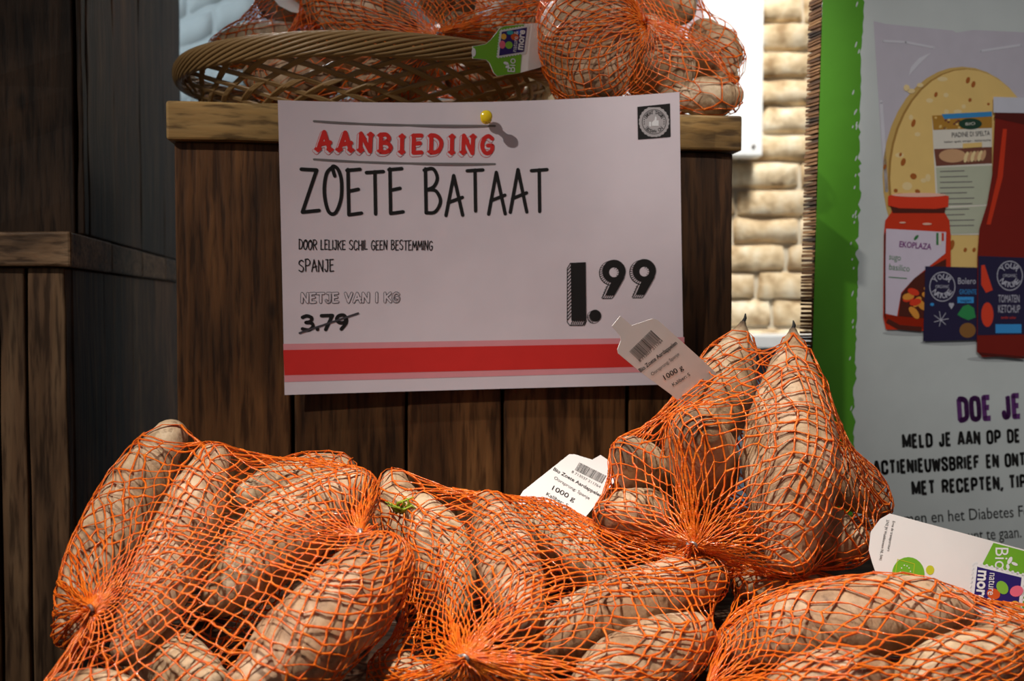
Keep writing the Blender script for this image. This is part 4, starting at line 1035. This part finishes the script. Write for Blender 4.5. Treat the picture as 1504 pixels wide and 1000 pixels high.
T = make_tag(bagH, (720, 80, .757), (800, 65, .788), (740, 45, .766),
    [(694, 68), (713, 64.5), (720, 59), (734, 41.5), (741, 38), (782, 34), (856, 33), (854, 76), (817, 87), (793, 99), (762, 107.5), (730, 112), (725, 107), (719, 93), (714, 88), (694, 86)], 'green and white card label with a navy stamp, hanging over the basket rim')
T.poly([(694.5, 68.5), (713, 65), (720, 59.5), (734, 42), (741, 38.5), (770, 36), (764, 107), (730, 111.5), (725.5, 107), (719.5, 93), (714, 87.5), (694.5, 85.5)], 'green_end', M['tgreen'], 1)
B_ = brand_stamp(T, [(736.5, 47), (773.8, 40.3), (769.3, 76), (732.6, 82)], 1.14)
for (s_, t_, rx, ry, rot, m_) in ((.35, .62, 5.5, 5.5, 0, 0), (.55, .32, 6, 5, .2, 1), (.08, .55, 4.5, 6, 0, 2), (.10, .22, 4, 4.5, 0, 3), (.34, .10, 5, 3, 0, 4), (.72, .14, 5, 3.5, 0, 5)):
    q = B_(s_, t_); T.blob(q[0], q[1], rx, ry, 'petal', PET[m_], 4, 14, rot)
T.type('more', (767.5, 74), (771, 45), 11, 'brand_text', M['white'], 5, .03); T.type('nature &', (757.5, 76.5), (761, 46), 6.5, 'brand_text', M['white'], 5)
T.type('Bio', (756, 106), (757, 86), 11, 'organic_text', M['white'], 2)
T.blob(743, 93, 4, 2.2, 'organic_text', M['white'], 2, 10, .3); T.blob(745, 98, 3, 2, 'organic_text', M['white'], 2, 10, -.4)
T.blob(825, 46, 11, 12, 'leaf_print', M['tdgreen'], 1, 18); T.poly([(800, 34), (818, 33), (815, 44), (804, 44)], 'leaf_print', M['lime'], 1); T.blob(807, 52, 3, 5, 'drop_print', M['lime'], 1, 10)
T.blob(695.5, 77, 3.2, 6.5, 'punch_mark', M['white'], 2, 12); T.finish()
T = make_tag(bagG, (400, 0, .90), (440, 15, .90), (420, -10, .93), [(392, -14), (420, -10), (446, 12), (444, 20), (428, 17), (410, 8)], 'white card label edge catching the back light'); T.finish()

# ---------------------------------------------------------------- promotional poster stand at the right
AN = math.radians(15.5); pex = np.array([math.cos(AN), math.sin(AN), 0]); pn_ = np.array([math.sin(AN), -math.cos(AN), 0])
po = at(1195, 445, .875); ps = Sheet(po, pex, (0, 0, 1), pn_)
st = thing('poster_stand', [po[0] + .2, po[1] + .07, 0], 'tall cardboard poster stand with a green edge and printed groceries, at the right', 'poster')
cor = [ps.uv(1176, 1100), ps.uv(1212, -170)]; vbt = -CAMZ - (po[2] - CAMZ) + .0; ul = lambda v: cor[0][0] + (cor[1][0] - cor[0][0]) * (v - cor[0][1]) / (cor[1][1] - cor[0][1])
vtop = cor[1][1]; UR = .48
V = []; 
for lift in (0, -.0012):
    for u, v in ((ul(cor[0][1]), vbt), (UR, vbt), (UR, vtop), (ul(vtop), vtop)): V.append(ps.P(u, v, lift))
build('poster_board', V, [(0, 1, 2, 3), (7, 6, 5, 4), (0, 4, 5, 1), (1, 5, 6, 2), (2, 6, 7, 3), (3, 7, 4, 0)], M['poster'], st)
def card_mat():
    m, nt, b, N, L = new_mat('brown_corrugated_card')
    tc = N.new('ShaderNodeTexCoord'); mp = N.new('ShaderNodeMapping'); mp.inputs['Scale'].default_value = (8, 8, 160)
    n = N.new('ShaderNodeTexNoise'); n.inputs['Scale'].default_value = 1.5; n.inputs['Detail'].default_value = 3; L.new(tc.outputs['Object'], mp.inputs[0]); L.new(mp.outputs[0], n.inputs['Vector'])
    r = ramp(N, [(.35, lin(52, 34, 20)), (.5, lin(124, 84, 48)), (.68, lin(176, 132, 84))]); L.new(n.outputs['Fac'], r.inputs['Fac']); L.new(r.outputs[0], b.inputs['Base Color']); b.inputs['Roughness'].default_value = .85
    return m
M['card'] = card_mat()
V = []; Fc = []; v = vbt; TH_ = .021
rndc = random.Random(3)
while v < vtop - .004:
    h = rndc.uniform(.0022, .0046) if v > -.45 else .03; o1 = rndc.uniform(.0003, .0014)
    k = len(V); v2 = min(v + h * .62, vtop)
    tl = rndc.uniform(-.0007, .0007) if v > -.45 else 0
    for (vv, dt) in ((v, 0), (v2, 0)):
        for (u_, l_2, dz) in ((ul(vv) + o1, -.0013, 0), (ul(vv) + o1 - .0005, -TH_, tl), (UR, -TH_, 0), (UR, -.0013, 0)): V.append(ps.P(u_, vv + dz, l_2))
    Fc += [(k, k + 1, k + 2, k + 3), (k + 7, k + 6, k + 5, k + 4), (k, k + 4, k + 5, k + 1), (k + 1, k + 5, k + 6, k + 2), (k + 2, k + 6, k + 7, k + 3), (k + 3, k + 7, k + 4, k)]
    v += h
build('corrugated_core', V, Fc, M['card'], st)
V = []
for lift in (-.004, -TH_ + .001):
    for u, v in ((.009, vbt), (UR - .002, vbt), (UR - .002, vtop - .003), (.011, vtop - .003)): V.append(ps.P(u, v, lift))
build('backing_board', V, [(0, 1, 2, 3), (7, 6, 5, 4), (0, 4, 5, 1), (1, 5, 6, 2), (2, 6, 7, 3), (3, 7, 4, 0)], M['card'], st)
pp = Print(ps, st)
def pm(n_, c, r_=.5): M[n_] = flat_mat(n_, lin(*c), r_); return M[n_]
G_ = pm('grass_green_print', (88, 156, 40)); rr_ = random.Random(9)
xs = [(-168, 1270), (0, 1269), (100, 1264), (300, 1262), (500, 1257), (665, 1254), (1095, 1246)]
edge = []; y = -166
while y < 1090:
    edge.append((float(np.interp(y, [a for a, _ in xs], [b for _, b in xs])) + rr_.choice((-5, -2, -1, 0, 0, 1, 2, 3)) * rr_.random(), y)); y += rr_.uniform(3, 11)
lf = lambda y: 1212.8 + (1176.8 - 1212.8) * (y + 170) / 1270
k = 0
for i in range(len(edge) - 1):
    (x0, y0), (x1, y1) = edge[i], edge[i + 1]; pp.poly([(lf(y0), y0), (x0, y0), (x1, y1), (lf(y1), y1)], 'green_border', G_, 1)
for k in range(26):
    y = rr_.uniform(0, 700); x = float(np.interp(y, [a for a, _ in xs], [b for _, b in xs])) - rr_.uniform(4, 11); pp.blob(x, y, 1.1, rr_.uniform(2, 5), 'torn_flecks', M['poster'], 2, 8, .3)
Lv = pm('lavender_print', (196, 190, 202)); Lv2 = pm('pale_lavender_print', (212, 210, 220))
pp.poly([(1283, 31), (1300, 35), (1330, 38), (1400, 45), (1404, 48), (1430, 44), (1560, 50), (1560, 300), (1300, 300), (1293, 190), (1288, 110)], 'plastic_bag_print', Lv, 1)
pp.poly([(1334, 112), (1338, 98), (1350, 85), (1368, 77), (1352, 92), (1341, 104)], 'bag_highlight', Lv2, 2); pp.line([(1296, 60), (1330, 62), (1372, 70)], 3, 'bag_glint', Lv2, 2); pp.line([(1440, 75), (1500, 66)], 3, 'bag_glint', Lv2, 2)
pp.line([(1294, 150), (1302, 280)], 5, 'bag_glint', Lv2, 2)
T1 = pm('tortilla_edge_print', (206, 170, 100)); T2 = pm('tortilla_print', (232, 196, 122)); T3 = pm('tortilla_shadow_print', (168, 128, 66)); T4 = pm('tortilla_spot_print', (170, 96, 40)); T5 = pm('tortilla_pale_print', (236, 210, 156))
def egg(cx_, cy_, rx, ry, tt=40): return [(cx_ + rx * math.cos(2 * math.pi * i / tt), cy_ + ry * math.sin(2 * math.pi * i / tt)) for i in range(tt)]
pp.poly(egg(1413, 258, 117, 160), 'tortilla', T1, 2); pp.poly(egg(1417, 260, 113, 159), 'tortilla', T3, 3); pp.poly(egg(1419, 262, 112, 160), 'tortilla', T2, 4)
for (x, y, a, b_) in ((1421, 118, 3, 5), (1429, 124, 3, 5), (1374, 139, 2.5, 4), (1424, 147, 2.5, 3), (1341, 181, 3, 6), (1326, 238, 3.5, 6), (1341, 259, 5, 4.5), (1299, 245, 2, 4), (1315, 280, 3, 3), (1347, 281, 4, 3), (1397, 360, 4, 8), (1417, 367, 2.5, 3.5), (1430, 367, 2.5, 3.5), (1322, 227, 2, 3), (1451, 153, 2, 2)):
    pp.blob(x, y, a, b_, 'tortilla_spot', T4, 5, 10, .3)
for k in range(26): pp.blob(rr_.uniform(1320, 1440), rr_.uniform(115, 290), rr_.uniform(3, 8), rr_.uniform(3, 7), 'tortilla_patch', T5, 4.5, 12)
# pack label
W1 = pm('wheat_print', (176, 128, 50)); W2 = pm('sky_blue_print', (60, 140, 200)); W3 = pm('cream_print', (226, 220, 208)); W4 = pm('bread_print', (206, 160, 120)); W5 = pm('crust_print', (120, 70, 56)); W6 = pm('sage_print', (186, 190, 168)); W7 = pm('bottle_green_print', (36, 66, 50))
pp.poly([(1368, 170), (1456, 164), (1456, 345), (1376, 345)], 'pack_label', W3, 6)
pp.poly([(1368, 170), (1456, 165), (1456, 188), (1370, 191)], 'pack_label', W1, 7); pp.poly([(1382, 168), (1456, 164), (1456, 171), (1386, 175)], 'pack_label', W2, 8)
for k in range(14): pp.blob(1372 + rr_.uniform(0, 40), rr_.uniform(172, 189), 2, 1.6, 'wheat_ears', W5 if k % 2 else T2, 8, 8)
pp.blob(1424, 182, 17, 8, 'oval_mark', W7, 9, 24); pp.type('BIO', (1417, 184.5), (1431, 183.5), 4, 'pack_text', W3, 10)
pp.type('PIADINE DI SPELTA', (1397, 202), (1453, 199), 7, 'pack_text', M['dkgrey'], 8); pp.type('Italian spelt wraps - Italienische', (1386, 210), (1454, 207), 3, 'pack_text', M['dkgrey'], 8)
pp.poly([(1371, 219), (1456, 216), (1456, 240), (1374, 244)], 'bread_picture', W5, 7)
pp.blob(1398, 229, 20, 10, 'bread_picture', W4, 8, 20)
for k in range(6): pp.blob(1418 + k * 5, 231 - k * .5, 3.2, 8.5, 'bread_picture', W4 if k % 2 else T5, 9 + k * .4, 12, .3)
pp.poly([(1413, 211), (1441, 209), (1441, 216), (1413, 218)], 'bread_picture', T2, 9)
pp.poly([(1374, 246), (1456, 243), (1456, 300), (1377, 303)], 'text_panel', W6, 7); pp.poly([(1377, 306), (1456, 302), (1456, 342), (1379, 344)], 'text_panel', W6, 7)
for k in range(11): pp.line([(1380, 252 + k * 8), (1380 + rr_.uniform(35, 50), 251 + k * 8)], 1.2, 'fine_print', M['greyline'], 8)
# sauce jar
J1 = pm('tomato_red_print', (206, 56, 26)); J2 = pm('lid_red_print', (222, 62, 34)); J3 = pm('dark_glass_print', (84, 34, 24)); J4 = pm('label_lilac_print', (216, 204, 222)); J5 = pm('pasta_print', (226, 150, 60)); J6 = pm('green_text_print', (60, 124, 70)); J7 = pm('purple_text_print', (120, 40, 120)); J8 = pm('glint_print', (240, 190, 170))
pp.poly([(1310, 300), (1386, 300), (1386, 312), (1393, 324), (1395, 345), (1395, 484), (1300, 484), (1296, 466), (1297, 345), (1299, 324), (1308, 312)], 'jar', J1, 10)
pp.poly([(1296, 462), (1392, 470), (1392, 478), (1376, 487), (1318, 484), (1300, 474)], 'jar', J1, 10); pp.poly([(1307, 304), (1388, 304), (1386, 313), (1310, 313)], 'jar_neck', J3, 11)
pp.poly([(1303, 288), (1318, 284), (1372, 284), (1392, 288), (1391, 304), (1372, 307), (1320, 306), (1303, 302)], 'jar_lid', J2, 12); pp.blob(1348, 286.5, 40, 3, 'jar_lid', J8, 13, 20)
pp.poly([(1300, 336), (1388, 341), (1387, 372), (1362, 392), (1340, 410), (1322, 430), (1316, 464), (1298, 460)], 'jar_label', J4, 12)
pp.poly([(1388, 380), (1388, 470), (1318, 464), (1322, 432), (1342, 408), (1366, 392)], 'pasta_picture', J3, 12)
for k in range(16): pp.blob(rr_.uniform(1330, 1382), rr_.uniform(420, 462), 9, 5, 'pasta_picture', J5 if k % 3 else J2, 13 + k * .1, 12, rr_.uniform(-1, 1))
pp.type('EKOPLAZA', (1319, 363), (1366, 367), 9, 'jar_text', J7, 13, .02); pp.blob(1344, 349, 2.2, 5, 'jar_leaf', J6, 13, 10, .7)
pp.type('sugo', (1304, 381), (1321, 383), 9, 'jar_text', J6, 13); pp.type('basilico', (1304, 396), (1334, 399), 9, 'jar_text', J6, 13); pp.line([(1304, 407), (1330, 409)], 1.2, 'jar_text', J6, 13)
for x, m_ in ((1375, J6), (1379, W3), (1383, J1)): pp.poly([(x - 1.6, 342), (x + 1.6, 342), (x + 1.6, 360 if x < 1380 else 354), (x - 1.6, 360 if x < 1380 else 354)], 'flag_print', m_, 13)
pp.blob(1360, 329, 7, 1.6, 'jar_glint', J8, 13, 10); pp.blob(1324, 327, 5, 1.2, 'jar_glint', J8, 13, 10)
# chocolate box
D1 = pm('midnight_print', (40, 34, 66)); D2 = pm('leaf_bright_print', (50, 140, 80)); D3 = pm('walnut_print', (140, 96, 50)); D4 = pm('cyan_print', (60, 150, 220)); D5 = pm('pale_text_print', (190, 190, 204))
pp.poly([(1357, 391), (1436, 393), (1436, 499), (1354, 501)], 'dark_box', D1, 15)
def seal(cx_, cy_, r, ly):
    pp.line([(cx_ + r * math.cos(a), cy_ + r * 1.15 * math.sin(a)) for a in np.linspace(0, 2 * math.pi, 29)], 1.2, 'round_seal', D5, ly, False)
    arc_text('YOUR', r * .58, -2.35, -.80, r * .42, pp, 'seal_text', D5, ly, cx_, cy_); pp.type('ORGANIC', (cx_ - r * .55, cy_ + 2), (cx_ + r * .55, cy_ + 2), r * .24, 'seal_text', D5, ly)
    arc_text('NATURE', r * .92, 2.50, .64, r * .42, pp, 'seal_text', D5, ly, cx_, cy_)
seal(1382, 421, 18.5, 16)
pp.type('Bolero', (1405, 417), (1431, 417), 9, 'box_text', D5, 16); pp.type('GROENTE', (1407, 432), (1432, 432), 7, 'box_text', D4, 16); pp.poly([(1404, 436), (1428, 436), (1428, 445), (1404, 445)], 'box_text', D4, 16); pp.type('vegan', (1408, 443), (1424, 443), 4, 'box_text', D1, 17)
pp.poly([(1404, 462), (1412, 450), (1420, 447), (1428, 452), (1431, 466), (1420, 470), (1410, 466)], 'leaf_picture', D2, 16); pp.blob(1419, 485, 12, 11, 'nut_picture', D3, 16, 16)
for k in range(7): a = k * .9; pp.line([(1380, 470), (1380 + 11 * math.cos(a), 468 + 11 * math.sin(a))], .8, 'sketch_print', D5, 16); 
pp.blob(1367, 447, 3, 2.4, 'heart_print', D4, 16, 8); pp.blob(1393.5, 447, 2.2, 2.4, 'heart_print', D5, 16, 8); pp.blob(1397, 447, 2.2, 2.4, 'heart_print', D5, 16, 8); pp.poly([(1391.5, 448), (1399, 448), (1395.3, 454)], 'heart_print', D5, 16)
# ketchup bottle
K1 = pm('ketchup_print', (124, 28, 18)); K2 = pm('cap_print', (206, 206, 218)); K3 = pm('ketchup_edge_print', (86, 24, 18)); K4 = pm('tomato_print', (220, 66, 40))
pp.poly([(1459, 168), (1530, 168), (1530, 230), (1536, 300), (1540, 370), (1540, 522), (1440, 524), (1432, 516), (1433, 375), (1436, 335), (1447, 300), (1455, 255)], 'ketchup_bottle', K1, 20)
pp.poly([(1459, 166), (1530, 168), (1530, 182), (1504, 184), (1457, 174)], 'bottle_neck', K3, 21); pp.poly([(1456, 143), (1530, 145), (1530, 167), (1456, 166)], 'bottle_cap', K2, 22)
pp.poly([(1434, 376), (1540, 380), (1540, 490), (1433, 492)], 'bottle_label', D1, 22)
seal(1480, 405, 18.5, 23)
pp.type('TOMATEN', (1463, 444), (1494, 444), 11, 'bottle_text', D5, 23); pp.type('KETCHUP', (1463, 459), (1495, 459), 11, 'bottle_text', D5, 23); pp.type('zonder suiker', (1467, 468), (1489, 468), 4, 'bottle_text', K4, 23)
pp.poly([(1459, 476), (1497, 476), (1497, 489), (1459, 489)], 'blue_banner', D4, 23)
pp.poly([(1438, 390), (1443, 389), (1455, 426), (1445, 430), (1438, 418)], 'tomato_picture', K4, 23); pp.blob(1447, 462, 9, 18, 'tomato_picture', K4, 23, 18); pp.line([(1436, 519), (1500, 525)], 3, 'bottle_base', K3, 23)
pp.poly([(1470, 190), (1476, 190), (1470, 260), (1452, 330), (1446, 330), (1462, 260)], 'bottle_glint', J1, 21)
pp.poly([(1297, 345), (1299, 340), (1299, 470), (1297, 462)], 'jar_edge', J3, 13); pp.poly([(1300, 474), (1318, 484), (1352, 487), (1352, 480), (1320, 477), (1303, 468)], 'jar_base', J3, 13)
SHD = pm('pale_grey_print', (176, 180, 182)); pp.blob(1340, 489, 44, 4, 'product_shadow', SHD, 1.5, 24); pp.blob(1470, 527, 50, 4, 'product_shadow', SHD, 1.5, 24); pp.blob(1395, 503, 44, 4, 'product_shadow', SHD, 1.5, 24)
# headline and body text
V1 = pm('violet_text_print', (96, 48, 112))
pp.hand('DOE JE', (1409, 617), (1498, 611), 31, .26, 'headline', V1, 2, gap=.30, iw=0, caps=False)
Kb = (M['ink'], 2)
pp.hand('MELD JE AAN OP DE', (1327, 657), (1497, 648), 17.5, .26, 'body_text', *Kb, gap=.28, iw=0, caps=False)
pp.hand('ACTIENIEUWSBRIEF EN ONTVANG', (1284, 696), (1547, 680), 17.5, .26, 'body_text', *Kb, gap=.28, iw=0, caps=False)
pp.hand('MET RECEPTEN, TIPS', (1341, 726), (1517, 714), 17.5, .26, 'body_text', *Kb, gap=.28, iw=0, caps=False)
pp.type('samen en het Diabetes Fonds', (1312, 771), (1538, 756), 17, 'body_text', M['ink'], 2); pp.type('dit punt te gaan.', (1390, 797), (1500, 789), 17, 'body_text', M['ink'], 2)
pp.finish()
